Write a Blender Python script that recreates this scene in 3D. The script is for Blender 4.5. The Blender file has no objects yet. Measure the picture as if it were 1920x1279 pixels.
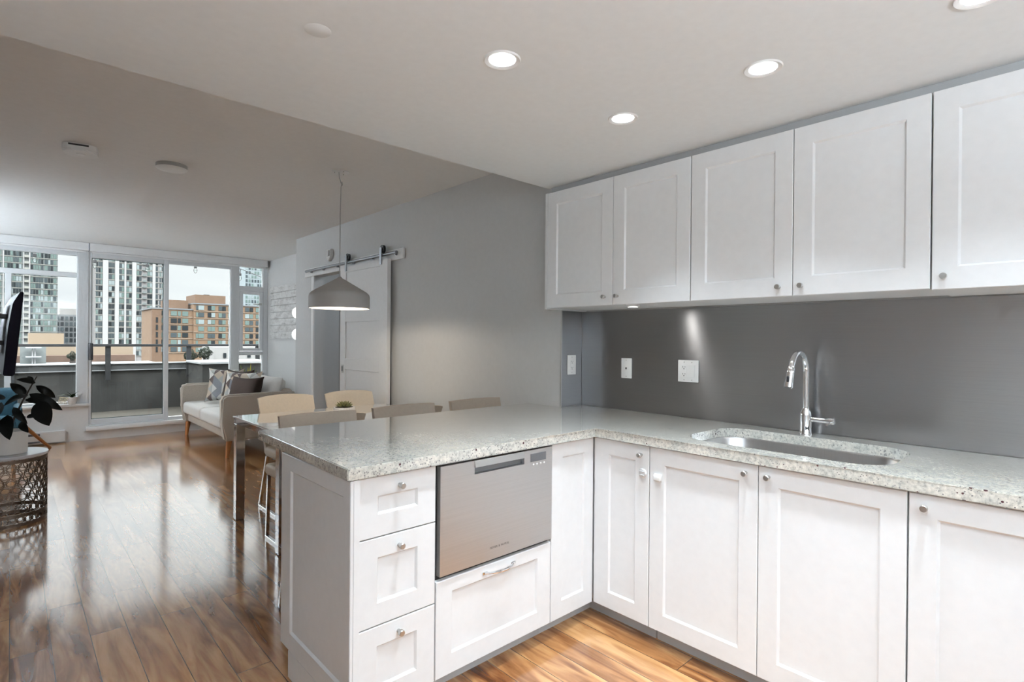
import bpy, bmesh, math, random
from math import sin, cos, pi, radians
from mathutils import Vector, Matrix

random.seed(7)
SC = bpy.context.scene
COL = SC.collection

# ------------------------------------------------------------------ camera
cam_d = bpy.data.cameras.new('camera')
cam = bpy.data.objects.new('camera', cam_d)
COL.objects.link(cam)
yaw, pit, rol = radians(42.70), radians(-0.15), radians(0.49)
f_ = Vector((sin(yaw) * cos(pit), cos(yaw) * cos(pit), sin(pit)))
r_ = Vector((cos(yaw), -sin(yaw), 0))
u_ = r_.cross(f_)
r2 = r_ * cos(rol) + u_ * sin(rol)
u2 = -r_ * sin(rol) + u_ * cos(rol)
M = Matrix.Identity(4)
for i in range(3):
    M[i][0], M[i][1], M[i][2] = r2[i], u2[i], -f_[i]
M[2][3] = 1.33
cam.matrix_world = M
cam_d.sensor_fit = 'HORIZONTAL'
cam_d.sensor_width = 36.0
cam_d.lens = 36.0 * 1017.5 / 1920.0
cam_d.clip_start = 0.05
cam_d.clip_end = 3000
SC.camera = cam

# ------------------------------------------------------------------ sky, exposure
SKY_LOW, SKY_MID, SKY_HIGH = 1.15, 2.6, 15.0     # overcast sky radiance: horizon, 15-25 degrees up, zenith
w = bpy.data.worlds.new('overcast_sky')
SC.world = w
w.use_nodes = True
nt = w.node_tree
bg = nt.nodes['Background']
tc = nt.nodes.new('ShaderNodeTexCoord')
mp = nt.nodes.new('ShaderNodeMapping')
mp.inputs['Scale'].default_value = (1.2, 1.2, 5)
nz = nt.nodes.new('ShaderNodeTexNoise')
nz.inputs['Scale'].default_value = 2.2
nz.inputs['Detail'].default_value = 4
rp = nt.nodes.new('ShaderNodeValToRGB')
rp.color_ramp.elements[0].position = 0.3
rp.color_ramp.elements[0].color = (0.80, 0.83, 0.88, 1)
rp.color_ramp.elements[1].position = 0.62
rp.color_ramp.elements[1].color = (0.98, 0.99, 1.0, 1)
nt.links.new(tc.outputs['Generated'], mp.inputs['Vector'])
nt.links.new(mp.outputs['Vector'], nz.inputs['Vector'])
nt.links.new(nz.outputs['Fac'], rp.inputs['Fac'])
nt.links.new(rp.outputs['Color'], bg.inputs['Color'])
sz = nt.nodes.new('ShaderNodeSeparateXYZ')
nt.links.new(tc.outputs['Generated'], sz.inputs[0])
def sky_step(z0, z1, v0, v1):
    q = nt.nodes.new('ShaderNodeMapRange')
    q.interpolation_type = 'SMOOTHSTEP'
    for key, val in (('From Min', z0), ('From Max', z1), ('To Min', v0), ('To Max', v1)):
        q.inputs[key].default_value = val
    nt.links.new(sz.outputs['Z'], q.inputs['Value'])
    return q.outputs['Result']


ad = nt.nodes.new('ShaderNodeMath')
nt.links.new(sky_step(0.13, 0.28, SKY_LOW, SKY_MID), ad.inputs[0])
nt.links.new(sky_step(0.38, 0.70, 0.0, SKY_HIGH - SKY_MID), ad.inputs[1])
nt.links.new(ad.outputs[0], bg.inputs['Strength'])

vs = SC.view_settings
vs.view_transform = 'Standard'
vs.look = 'None'
vs.exposure = 0.0
vs.gamma = 1.0
vs.use_curve_mapping = False
DL_W = 5.7       # watts of a recessed downlight
DL_COL = (0.86, 0.967, 1.05)
FILL_TORCH_W = 80.0  # watts of each added torchiere behind the camera
FILL_WASH_W = 165.0  # watts of each added washer on the unseen left wall

# ------------------------------------------------------------------ materials
MATS = {}


def nodes_of(name):
    m = bpy.data.materials.new(name)
    m.use_nodes = True
    return m, m.node_tree, m.node_tree.nodes['Principled BSDF']


def mat(name, col, rough=0.5, metal=0.0, spec=0.5, noise=0.0, nscale=30.0, bump=0.0, bscale=200.0, emit=None, es=0.0, coat=0.0, stretch=None, coords='Object'):
    if name in MATS:
        return MATS[name]
    m, t, p = nodes_of(name)
    L = t.links.new
    p.inputs['Base Color'].default_value = (*col, 1)
    p.inputs['Roughness'].default_value = rough
    p.inputs['Metallic'].default_value = metal
    p.inputs['Specular IOR Level'].default_value = spec
    p.inputs['Coat Weight'].default_value = coat
    p.inputs['Coat Roughness'].default_value = 0.05
    tcn = t.nodes.new('ShaderNodeTexCoord')
    mpn = t.nodes.new('ShaderNodeMapping')
    if stretch:
        mpn.inputs['Scale'].default_value = stretch
    L(tcn.outputs[coords], mpn.inputs['Vector'])
    n = t.nodes.new('ShaderNodeTexNoise')
    n.inputs['Scale'].default_value = nscale
    n.inputs['Detail'].default_value = 3
    L(mpn.outputs['Vector'], n.inputs['Vector'])
    r = t.nodes.new('ShaderNodeValToRGB')
    a = max(noise, 0.015)
    r.color_ramp.elements[0].position = 0.3
    r.color_ramp.elements[1].position = 0.7
    r.color_ramp.elements[0].color = (*[c * (1 - a) for c in col], 1)
    r.color_ramp.elements[1].color = (*[min(1, c * (1 + a)) for c in col], 1)
    L(n.outputs['Fac'], r.inputs['Fac'])
    L(r.outputs['Color'], p.inputs['Base Color'])
    if bump:
        n2 = t.nodes.new('ShaderNodeTexNoise')
        n2.inputs['Scale'].default_value = bscale
        n2.inputs['Detail'].default_value = 2
        L(mpn.outputs['Vector'], n2.inputs['Vector'])
        b = t.nodes.new('ShaderNodeBump')
        b.inputs['Strength'].default_value = bump
        b.inputs['Distance'].default_value = 0.002
        L(n2.outputs['Fac'], b.inputs['Height'])
        L(b.outputs['Normal'], p.inputs['Normal'])
    if emit:
        p.inputs['Emission Color'].default_value = (*emit, 1)
        p.inputs['Emission Strength'].default_value = es
    MATS[name] = m
    return m


def ramp(t, stops):
    r = t.nodes.new('ShaderNodeValToRGB')
    e = r.color_ramp.elements
    while len(e) < len(stops):
        e.new(0.5)
    for k, (pos, c) in enumerate(stops):
        e[k].position = pos
        e[k].color = (*c, 1)
    return r


def wood_floor():
    m, t, p = nodes_of('plank_floor')
    L = t.links.new
    tcn = t.nodes.new('ShaderNodeTexCoord')
    sep = t.nodes.new('ShaderNodeSeparateXYZ')
    L(tcn.outputs['Object'], sep.inputs[0])
    cb = t.nodes.new('ShaderNodeCombineXYZ')
    L(sep.outputs['Y'], cb.inputs['X'])
    L(sep.outputs['X'], cb.inputs['Y'])
    br = t.nodes.new('ShaderNodeTexBrick')
    br.offset = 0.37
    br.offset_frequency = 2
    br.inputs['Scale'].default_value = 1
    br.inputs['Brick Width'].default_value = 1.15
    br.inputs['Row Height'].default_value = 0.132
    br.inputs['Mortar Size'].default_value = 0.0016
    br.inputs['Mortar Smooth'].default_value = 0.3
    br.inputs['Color1'].default_value = (0, 0, 0, 1)
    br.inputs['Color2'].default_value = (1, 1, 1, 1)
    br.inputs['Mortar'].default_value = (0.5, 0.5, 0.5, 1)
    L(cb.outputs[0], br.inputs['Vector'])
    # grain coordinates, shifted by each plank's random value
    mul = t.nodes.new('ShaderNodeMath'); mul.operation = 'MULTIPLY'; mul.inputs[1].default_value = 37.0
    L(br.outputs['Color'], mul.inputs[0])
    gx = t.nodes.new('ShaderNodeMath'); gx.operation = 'MULTIPLY'; gx.inputs[1].default_value = 17.0
    L(sep.outputs['X'], gx.inputs[0])
    gy = t.nodes.new('ShaderNodeMath'); gy.operation = 'MULTIPLY'; gy.inputs[1].default_value = 2.3
    L(sep.outputs['Y'], gy.inputs[0])
    c2 = t.nodes.new('ShaderNodeCombineXYZ')
    L(gx.outputs[0], c2.inputs['X']); L(gy.outputs[0], c2.inputs['Y']); L(mul.outputs[0], c2.inputs['Z'])
    n1 = t.nodes.new('ShaderNodeTexNoise'); n1.inputs['Scale'].default_value = 1.0; n1.inputs['Detail'].default_value = 5; n1.inputs['Distortion'].default_value = 0.9
    L(c2.outputs[0], n1.inputs['Vector'])
    n2 = t.nodes.new('ShaderNodeTexNoise'); n2.inputs['Scale'].default_value = 4.5; n2.inputs['Detail'].default_value = 3
    L(c2.outputs[0], n2.inputs['Vector'])
    a1 = t.nodes.new('ShaderNodeMath'); a1.operation = 'MULTIPLY_ADD'; a1.inputs[1].default_value = 0.24; 
    L(br.outputs['Color'], a1.inputs[0]); L(n1.outputs['Fac'], a1.inputs[2])
    a2 = t.nodes.new('ShaderNodeMath'); a2.operation = 'MULTIPLY_ADD'; a2.inputs[1].default_value = 0.10
    L(n2.outputs['Fac'], a2.inputs[0]); L(a1.outputs[0], a2.inputs[2])
    r = ramp(t, [(0.36, (0.07, 0.020, 0.007)), (0.50, (0.165, 0.060, 0.020)), (0.64, (0.30, 0.135, 0.050)), (0.84, (0.50, 0.27, 0.115))])
    L(a2.outputs[0], r.inputs['Fac'])
    mx = t.nodes.new('ShaderNodeMixRGB'); mx.inputs['Color2'].default_value = (0.05, 0.022, 0.01, 1)
    L(br.outputs['Fac'], mx.inputs['Fac']); L(r.outputs['Color'], mx.inputs['Color1'])
    L(mx.outputs[0], p.inputs['Base Color'])
    p.inputs['Roughness'].default_value = 0.16
    p.inputs['Specular IOR Level'].default_value = 0.35
    p.inputs['Coat Weight'].default_value = 0.8
    p.inputs['Coat IOR'].default_value = 1.6
    p.inputs['Coat Roughness'].default_value = 0.11
    b = t.nodes.new('ShaderNodeBump'); b.invert = True; b.inputs['Strength'].default_value = 0.5; b.inputs['Distance'].default_value = 0.002
    L(br.outputs['Fac'], b.inputs['Height'])
    L(b.outputs['Normal'], p.inputs['Normal'])
    return m


def granite():
    m, t, p = nodes_of('granite')
    L = t.links.new
    tcn = t.nodes.new('ShaderNodeTexCoord')
    n1 = t.nodes.new('ShaderNodeTexNoise'); n1.inputs['Scale'].default_value = 80; n1.inputs['Detail'].default_value = 6; n1.inputs['Roughness'].default_value = 0.7
    n2 = t.nodes.new('ShaderNodeTexNoise'); n2.inputs['Scale'].default_value = 16; n2.inputs['Detail'].default_value = 3
    v1 = t.nodes.new('ShaderNodeTexVoronoi'); v1.inputs['Scale'].default_value = 150
    v2 = t.nodes.new('ShaderNodeTexVoronoi'); v2.inputs['Scale'].default_value = 48
    for n in (n1, n2, v1, v2):
        L(tcn.outputs['Object'], n.inputs['Vector'])
    r1 = ramp(t, [(0.34, (0.38, 0.37, 0.35)), (0.5, (0.63, 0.61, 0.565)), (0.66, (0.78, 0.755, 0.695))])
    L(n1.outputs['Fac'], r1.inputs['Fac'])
    r2_ = ramp(t, [(0.35, (0.82, 0.84, 0.83)), (0.65, (1, 0.985, 0.95))])
    L(n2.outputs['Fac'], r2_.inputs['Fac'])
    mxa = t.nodes.new('ShaderNodeMixRGB'); mxa.blend_type = 'MULTIPLY'; mxa.inputs['Fac'].default_value = 1
    L(r1.outputs['Color'], mxa.inputs['Color1']); L(r2_.outputs['Color'], mxa.inputs['Color2'])
    # small dark flecks: cells whose random colour is high, near their centre
    def fleck(v, thr, rad, col, prev):
        s = t.nodes.new('ShaderNodeSeparateColor'); L(v.outputs['Color'], s.inputs[0])
        g = t.nodes.new('ShaderNodeMath'); g.operation = 'GREATER_THAN'; g.inputs[1].default_value = thr; L(s.outputs[0], g.inputs[0])
        l = t.nodes.new('ShaderNodeMath'); l.operation = 'LESS_THAN'; l.inputs[1].default_value = rad; L(v.outputs['Distance'], l.inputs[0])
        k = t.nodes.new('ShaderNodeMath'); k.operation = 'MULTIPLY'; L(g.outputs[0], k.inputs[0]); L(l.outputs[0], k.inputs[1])
        x = t.nodes.new('ShaderNodeMixRGB'); x.inputs['Color2'].default_value = (*col, 1)
        L(k.outputs[0], x.inputs['Fac']); L(prev, x.inputs['Color1'])
        return x.outputs[0]
    c = fleck(v1, 0.80, 0.42, (0.22, 0.21, 0.205), mxa.outputs[0])
    c = fleck(v2, 0.87, 0.25, (0.09, 0.035, 0.04), c)
    L(c, p.inputs['Base Color'])
    p.inputs['Roughness'].default_value = 0.09
    p.inputs['Specular IOR Level'].default_value = 0.6
    p.inputs['Coat Weight'].default_value = 1.0
    p.inputs['Coat IOR'].default_value = 1.7
    p.inputs['Coat Roughness'].default_value = 0.03
    return m


def brushed(name, col, rough, aniso, rot=0.0, axis='Z', stretch=(1, 2, 600)):
    m, t, p = nodes_of(name)
    L = t.links.new
    p.inputs['Base Color'].default_value = (*col, 1)
    p.inputs['Metallic'].default_value = 1
    p.inputs['Roughness'].default_value = rough
    p.inputs['Anisotropic'].default_value = aniso
    p.inputs['Anisotropic Rotation'].default_value = rot
    tg = t.nodes.new('ShaderNodeTangent'); tg.direction_type = 'RADIAL'; tg.axis = axis
    L(tg.outputs[0], p.inputs['Tangent'])
    tcn = t.nodes.new('ShaderNodeTexCoord')
    mpn = t.nodes.new('ShaderNodeMapping'); mpn.inputs['Scale'].default_value = stretch
    L(tcn.outputs['Object'], mpn.inputs['Vector'])
    n = t.nodes.new('ShaderNodeTexNoise'); n.inputs['Scale'].default_value = 1; n.inputs['Detail'].default_value = 2
    L(mpn.outputs[0], n.inputs['Vector'])
    r = ramp(t, [(0.3, tuple(c * 0.97 for c in col)), (0.7, tuple(min(1, c * 1.03) for c in col))])
    L(n.outputs['Fac'], r.inputs['Fac']); L(r.outputs['Color'], p.inputs['Base Color'])
    return m


def glass_pane():
    m = bpy.data.materials.new('window_glass')
    m.use_nodes = True
    t = m.node_tree
    t.nodes.clear()
    L = t.links.new
    o = t.nodes.new('ShaderNodeOutputMaterial')
    tr = t.nodes.new('ShaderNodeBsdfTransparent'); tr.inputs['Color'].default_value = (0.95, 0.975, 0.965, 1)
    gl = t.nodes.new('ShaderNodeBsdfGlossy'); gl.inputs['Roughness'].default_value = 0.0
    fr = t.nodes.new('ShaderNodeFresnel'); fr.inputs['IOR'].default_value = 1.35
    mx = t.nodes.new('ShaderNodeMixShader')
    L(fr.outputs[0], mx.inputs['Fac']); L(tr.outputs[0], mx.inputs[1]); L(gl.outputs[0], mx.inputs[2])
    L(mx.outputs[0], o.inputs['Surface'])
    return m


def clear_plastic():
    m, t, p = nodes_of('clear_plastic')
    p.inputs['Base Color'].default_value = (0.95, 0.95, 0.95, 1)
    p.inputs['Roughness'].default_value = 0.08
    p.inputs['Transmission Weight'].default_value = 0.3
    return m


def geometric_fabric():
    """pattern of half-square triangles in grey, beige, brown and white"""
    m, t, p = nodes_of('geometric_fabric')
    L = t.links.new
    tcn = t.nodes.new('ShaderNodeTexCoord')
    mpn = t.nodes.new('ShaderNodeMapping'); mpn.inputs['Rotation'].default_value = (0, radians(45), 0); mpn.inputs['Scale'].default_value = (11.5, 11.5, 11.5)
    L(tcn.outputs['Object'], mpn.inputs['Vector'])
    s = t.nodes.new('ShaderNodeSeparateXYZ'); L(mpn.outputs[0], s.inputs[0])
    def fl(o):
        f = t.nodes.new('ShaderNodeMath'); f.operation = 'FLOOR'; L(o, f.inputs[0]); return f.outputs[0]
    s0 = t.nodes.new('ShaderNodeSeparateXYZ'); L(tcn.outputs['Object'], s0.inputs[0])
    k = t.nodes.new('ShaderNodeMath'); k.operation = 'MULTIPLY'; k.inputs[1].default_value = 8.13; L(s0.outputs['X'], k.inputs[0])
    cb = t.nodes.new('ShaderNodeCombineXYZ')
    L(fl(s.outputs['X']), cb.inputs['X']); L(fl(s.outputs['Z']), cb.inputs['Y']); L(fl(k.outputs[0]), cb.inputs['Z'])
    wn = t.nodes.new('ShaderNodeTexWhiteNoise'); wn.noise_dimensions = '3D'; L(cb.outputs[0], wn.inputs['Vector'])
    r = ramp(t, [(0.0, (0.80, 0.79, 0.75)), (0.28, (0.42, 0.42, 0.40)), (0.5, (0.58, 0.49, 0.39)), (0.7, (0.22, 0.225, 0.24)), (0.86, (0.075, 0.05, 0.045))])
    r.color_ramp.interpolation = 'CONSTANT'
    L(wn.outputs['Value'], r.inputs['Fac']); L(r.outputs['Color'], p.inputs['Base Color'])
    p.inputs['Roughness'].default_value = 0.85
    return m


def shiplap():
    m, t, p = nodes_of('whitewashed_boards')
    L = t.links.new
    tcn = t.nodes.new('ShaderNodeTexCoord')
    mpn = t.nodes.new('ShaderNodeMapping'); mpn.inputs['Scale'].default_value = (2, 3.2, 9)
    L(tcn.outputs['Object'], mpn.inputs['Vector'])
    n = t.nodes.new('ShaderNodeTexNoise'); n.inputs['Scale'].default_value = 1.6; n.inputs['Detail'].default_value = 8; n.inputs['Roughness'].default_value = 0.75
    L(mpn.outputs[0], n.inputs['Vector'])
    r = ramp(t, [(0.34, (0.42, 0.41, 0.40)), (0.46, (0.68, 0.67, 0.66)), (0.58, (0.84, 0.84, 0.83))])
    L(n.outputs['Fac'], r.inputs['Fac']); L(r.outputs['Color'], p.inputs['Base Color'])
    p.inputs['Roughness'].default_value = 0.7
    return m


WALLW = mat('wall_paint_white', (0.80, 0.80, 0.795), 0.7, bump=0.05, bscale=400)
WALLG = mat('wall_paint_grey', (0.60, 0.60, 0.595), 0.65, bump=0.05, bscale=400)
CEIL = mat('ceiling_paint', (0.83, 0.825, 0.815), 0.85, bump=0.05, bscale=300)
CEILK = mat('kitchen_ceiling_paint', (0.80, 0.83, 0.845), 0.8, bump=0.05, bscale=300)
TRIM = mat('white_trim', (0.84, 0.84, 0.84), 0.35)
CAB = mat('white_lacquer', (0.79, 0.795, 0.80), 0.32)
CABIN = mat('cabinet_carcass', (0.72, 0.72, 0.72), 0.5)
TOE = mat('toe_kick_grey', (0.55, 0.55, 0.55), 0.5)
EDGE = mat('raw_edge_band', (0.55, 0.38, 0.24), 0.6)
FLOOR = wood_floor()
GRAN = granite()
STEEL = brushed('brushed_steel_sheet', (0.36, 0.36, 0.365), 0.34, 0.9, rot=0.25)
STEELD = brushed('brushed_steel_appliance', (0.60, 0.605, 0.61), 0.42, 0.5, axis='Z', stretch=(2, 1, 300))
SINK = brushed('brushed_steel_sink', (0.58, 0.58, 0.58), 0.28, 0.3, stretch=(4, 300, 4))
NICKEL = mat('brushed_nickel', (0.55, 0.54, 0.52), 0.32, 1.0)
CHROME = mat('chrome', (0.86, 0.86, 0.87), 0.06, 1.0)
BLACK = mat('black_plastic', (0.02, 0.02, 0.022), 0.4)
DARKGAP = mat('dark_gasket', (0.03, 0.03, 0.03), 0.7)
DISPLAY = mat('grey_display', (0.13, 0.13, 0.14), 0.25)
WPLAST = mat('white_plastic', (0.84, 0.84, 0.83), 0.35)
SLOT = mat('dark_slots', (0.04, 0.04, 0.04), 0.6)
GLASS = glass_pane()
CLEAR = clear_plastic()
FRAMEW = mat('window_frame_white', (0.74, 0.755, 0.77), 0.4)
GASK = mat('window_gasket', (0.03, 0.05, 0.05), 0.5)
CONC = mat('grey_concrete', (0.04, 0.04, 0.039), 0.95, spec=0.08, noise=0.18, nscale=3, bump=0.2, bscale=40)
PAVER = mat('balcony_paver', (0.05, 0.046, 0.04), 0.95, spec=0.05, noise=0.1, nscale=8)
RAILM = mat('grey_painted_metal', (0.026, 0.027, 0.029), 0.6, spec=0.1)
FLASH = mat('metal_flashing', (0.20, 0.205, 0.21), 0.45)
SOFA = mat('oatmeal_fabric', (0.44, 0.385, 0.325), 0.9, noise=0.1, nscale=160, bump=0.35, bscale=500)
SOFAC = mat('pale_seat_fabric', (0.66, 0.64, 0.61), 0.9, noise=0.06, nscale=160, bump=0.3, bscale=500)
WOODLEG = mat('teak_leg', (0.30, 0.115, 0.035), 0.4, noise=0.2, nscale=14, stretch=(4, 4, 1))
GEO = geometric_fabric()
BROWNF = mat('dark_brown_fabric', (0.028, 0.018, 0.014), 0.9, spec=0.15, noise=0.15, nscale=120)
LEATHER = mat('cream_leather', (0.74, 0.635, 0.51), 0.5, noise=0.03, nscale=60, bump=0.1, bscale=250)
LEATHB = mat('taupe_leather', (0.42, 0.345, 0.275), 0.5, noise=0.03, nscale=60, bump=0.1, bscale=250)
TGLASS = mat('white_backed_glass', (0.82, 0.81, 0.79), 0.03, spec=0.9, coat=1.0)
SHADE = mat('lamp_shade_taupe', (0.42, 0.40, 0.38), 0.55)
SHADEIN = mat('lamp_shade_inside', (0.9, 0.86, 0.78), 0.6)
BULB = mat('warm_bulb', (1, 0.9, 0.75), 0.4, emit=(1.0, 0.85, 0.62), es=12)
DLAMP = mat('downlight_lamp', (1, 1, 1), 0.4, emit=(1.0, 0.98, 0.95), es=9)
DCAN = mat('downlight_reflector', (0.80, 0.80, 0.79), 0.3)
PUCKL = mat('puck_lens', (1, 1, 1), 0.3, emit=(1, 0.97, 0.92), es=14)
SOIL = mat('potting_soil', (0.04, 0.027, 0.02), 0.95, noise=0.4, nscale=120, bump=0.6, bscale=90)
LEAFD = mat('rubber_plant_leaf', (0.006, 0.007, 0.006), 0.38, spec=0.12, noise=0.3, nscale=10)
LEAFG = mat('orchid_leaf', (0.022, 0.04, 0.014), 0.4, spec=0.2, noise=0.25, nscale=18)
LEAFS = mat('succulent_leaf', (0.20, 0.19, 0.075), 0.5, noise=0.35, nscale=40)
LEAFY = mat('snake_leaf', (0.14, 0.20, 0.035), 0.45, noise=0.4, nscale=25)
LEAFYY = mat('snake_leaf_yellow', (0.50, 0.45, 0.05), 0.45, noise=0.2, nscale=25)
ROOT = mat('aerial_roots', (0.55, 0.47, 0.33), 0.8, noise=0.2, nscale=50)
STEM = mat('dark_stem', (0.03, 0.022, 0.018), 0.6)
CERAM = mat('white_ceramic', (0.80, 0.78, 0.765), 0.4)
TEAL = mat('teal_fabric', (0.006, 0.036, 0.055), 0.85, noise=0.15, nscale=90)
BRONZE = mat('antique_bronze', (0.16, 0.125, 0.10), 0.4, 0.8, noise=0.15, nscale=60)
TRAYT = mat('pale_table_top', (0.62, 0.66, 0.72), 0.2)
TVB = mat('tv_casing', (0.006, 0.0045, 0.011), 0.5, spec=0.06)
TVS = mat('tv_screen', (0.006, 0.006, 0.008), 0.08)
SHIP = shiplap()
GLOBE = mat('opal_globe', (0.95, 0.95, 0.94), 0.3, emit=(1, 0.98, 0.95), es=1.0)
GREYM = mat('heater_slot', (0.10, 0.10, 0.11), 0.5)
RAILS = mat('rail_steel', (0.30, 0.31, 0.33), 0.35, 1.0)


def text_mesh(name, body, size, m, extrude, space=1.0, offset=0.0):
    cu = bpy.data.curves.new(name, 'FONT')
    cu.body = body
    cu.size = size
    cu.space_character = space
    cu.extrude = extrude
    cu.offset = offset
    cu.align_x = 'CENTER'
    tmp = bpy.data.objects.new(name, cu)
    COL.objects.link(tmp)
    bpy.context.view_layer.update()
    me = bpy.data.meshes.new_from_object(tmp.evaluated_get(bpy.context.evaluated_depsgraph_get()))
    bpy.data.objects.remove(tmp)
    bpy.data.curves.remove(cu)
    me.materials.clear()
    me.materials.append(m)
    me.name = name
    o = bpy.data.objects.new(name, me)
    COL.objects.link(o)
    return o


# ------------------------------------------------------------------ mesh helpers
def B():
    return bmesh.new()


def add_faces(bm, vs_, fs):
    v = [bm.verts.new(p) for p in vs_]
    for f in fs:
        try:
            bm.faces.new([v[i] for i in f])
        except ValueError:
            pass
    return v


def box(bm, x0, x1, y0, y1, z0, z1, bev=0.0, seg=2):
    t = bmesh.new()
    bmesh.ops.create_cube(t, size=1)
    for v in t.verts:
        v.co = Vector(((x0 + x1) / 2 + v.co.x * (x1 - x0), (y0 + y1) / 2 + v.co.y * (y1 - y0), (z0 + z1) / 2 + v.co.z * (z1 - z0)))
    if bev:
        bmesh.ops.bevel(t, geom=list(t.edges), offset=bev, segments=seg, profile=0.5, affect='EDGES', clamp_overlap=True)
    merge(bm, t)
    return bm


def merge(bm, t, mx=None):
    if mx:
        bmesh.ops.transform(t, matrix=mx, verts=t.verts)
    me = bpy.data.meshes.new('tmp')
    t.to_mesh(me)
    t.free()
    bm.from_mesh(me)
    bpy.data.meshes.remove(me)


def tube(bm, pts, rad, n=10, caps=True, square=False):
    pts = [Vector(p) for p in pts]
    rads = rad if isinstance(rad, (list, tuple)) else [rad] * len(pts)
    rings = []
    up = None
    for i, p in enumerate(pts):
        d = (pts[min(i + 1, len(pts) - 1)] - pts[max(i - 1, 0)]).normalized()
        if up is None:
            up = Vector((0, 0, 1)) if abs(d.z) < 0.9 else Vector((1, 0, 0))
        a = d.cross(up).normalized()
        up = a.cross(d).normalized()
        ring = []
        for k in range(n):
            th = 2 * pi * (k + (0.5 if square else 0)) / n
            ring.append(bm.verts.new(p + (a * cos(th) + up * sin(th)) * rads[i]))
        rings.append(ring)
    for i in range(len(rings) - 1):
        for k in range(n):
            bm.faces.new((rings[i][k], rings[i][(k + 1) % n], rings[i + 1][(k + 1) % n], rings[i + 1][k]))
    if caps:
        bm.faces.new(rings[0][::-1])
        bm.faces.new(rings[-1])
    return bm


def lathe(bm, prof, c=(0, 0, 0), n=40, axis='Z', close=False):
    """prof: list of (r, h); axis Z up, or -Y (front) for knobs"""
    rings = []
    for r, h in prof:
        ring = []
        for k in range(n):
            th = 2 * pi * k / n
            if axis == 'Z':
                p = (c[0] + r * cos(th), c[1] + r * sin(th), c[2] + h)
            else:
                p = (c[0] + r * cos(th), c[1] - h, c[2] + r * sin(th))
            ring.append(bm.verts.new(p))
        rings.append(ring)
    for i in range(len(rings) - 1):
        for k in range(n):
            bm.faces.new((rings[i][k], rings[i][(k + 1) % n], rings[i + 1][(k + 1) % n], rings[i + 1][k]))
    if not close:
        bm.faces.new(rings[0][::-1])
        bm.faces.new(rings[-1])
    else:
        for k in range(n):
            bm.faces.new((rings[-1][k], rings[-1][(k + 1) % n], rings[0][(k + 1) % n], rings[0][k]))
    return bm


def prism(bm, poly, z0, z1):
    b = [bm.verts.new((x, y, z0)) for x, y in poly]
    t = [bm.verts.new((x, y, z1)) for x, y in poly]
    bm.faces.new(b[::-1])
    bm.faces.new(t)
    n = len(poly)
    for i in range(n):
        bm.faces.new((b[i], b[(i + 1) % n], t[(i + 1) % n], t[i]))
    return bm


def shaker(bm, x0, x1, z0, z1, yf, t=0.02, sl=0.07, sr=0.07, rt=0.07, rb=0.075, d=0.008, c=0.007):
    """front faces -Y, its face at y = yf"""
    def rect(a, b_, e, f, y):
        return [bm.verts.new(p) for p in ((a, y, e), (b_, y, e), (b_, y, f), (a, y, f))]
    e = 0.0022
    r0 = rect(x0, x1, z0, z1, yf + t)
    r1 = rect(x0, x1, z0, z1, yf + e)
    r2_ = rect(x0 + e, x1 - e, z0 + e, z1 - e, yf)
    r3 = rect(x0 + sl, x1 - sr, z0 + rb, z1 - rt, yf)
    r4 = rect(x0 + sl + c, x1 - sr - c, z0 + rb + c, z1 - rt - c, yf + d)
    for a, b_ in ((r0, r1), (r1, r2_), (r2_, r3), (r3, r4)):
        for k in range(4):
            bm.faces.new((a[k], a[(k + 1) % 4], b_[(k + 1) % 4], b_[k]))
    bm.faces.new(r4)
    bm.faces.new(r0[::-1])
    return bm


def pillow(bm, w_, h_, t_, n=14, pinch=0.13, mx=None, pw=0.5):
    """in the XZ plane, centre at origin, thickness along Y"""
    t = bmesh.new()
    g = [[], []]
    for s in (0, 1):
        for i in range(n + 1):
            row = []
            for j in range(n + 1):
                a, b_ = -1 + 2 * i / n, -1 + 2 * j / n
                k = max(0.0, (1 - a ** 4) * (1 - b_ ** 4)) ** pw
                px = a * w_ / 2 * (1 - pinch * (1 - b_ * b_) * abs(a) ** 3 * 0.6)
                pz = b_ * h_ / 2 * (1 - pinch * (1 - a * a) * abs(b_) ** 3 * 0.6)
                y = (k * t_ / 2 + 0.004) * (1 if s else -1)
                row.append(t.verts.new((px, y, pz)))
            g[s].append(row)
    for s in (0, 1):
        for i in range(n):
            for j in range(n):
                q = [g[s][i][j], g[s][i + 1][j], g[s][i + 1][j + 1], g[s][i][j + 1]]
                t.faces.new(q if s == 0 else q[::-1])
    for k in range(n):
        t.faces.new((g[0][k][0], g[1][k][0], g[1][k + 1][0], g[0][k + 1][0]))
        t.faces.new((g[0][k + 1][n], g[1][k + 1][n], g[1][k][n], g[0][k][n]))
        t.faces.new((g[0][0][k + 1], g[1][0][k + 1], g[1][0][k], g[0][0][k]))
        t.faces.new((g[0][n][k], g[1][n][k], g[1][n][k + 1], g[0][n][k + 1]))
    merge(bm, t, mx)
    return bm


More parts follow.
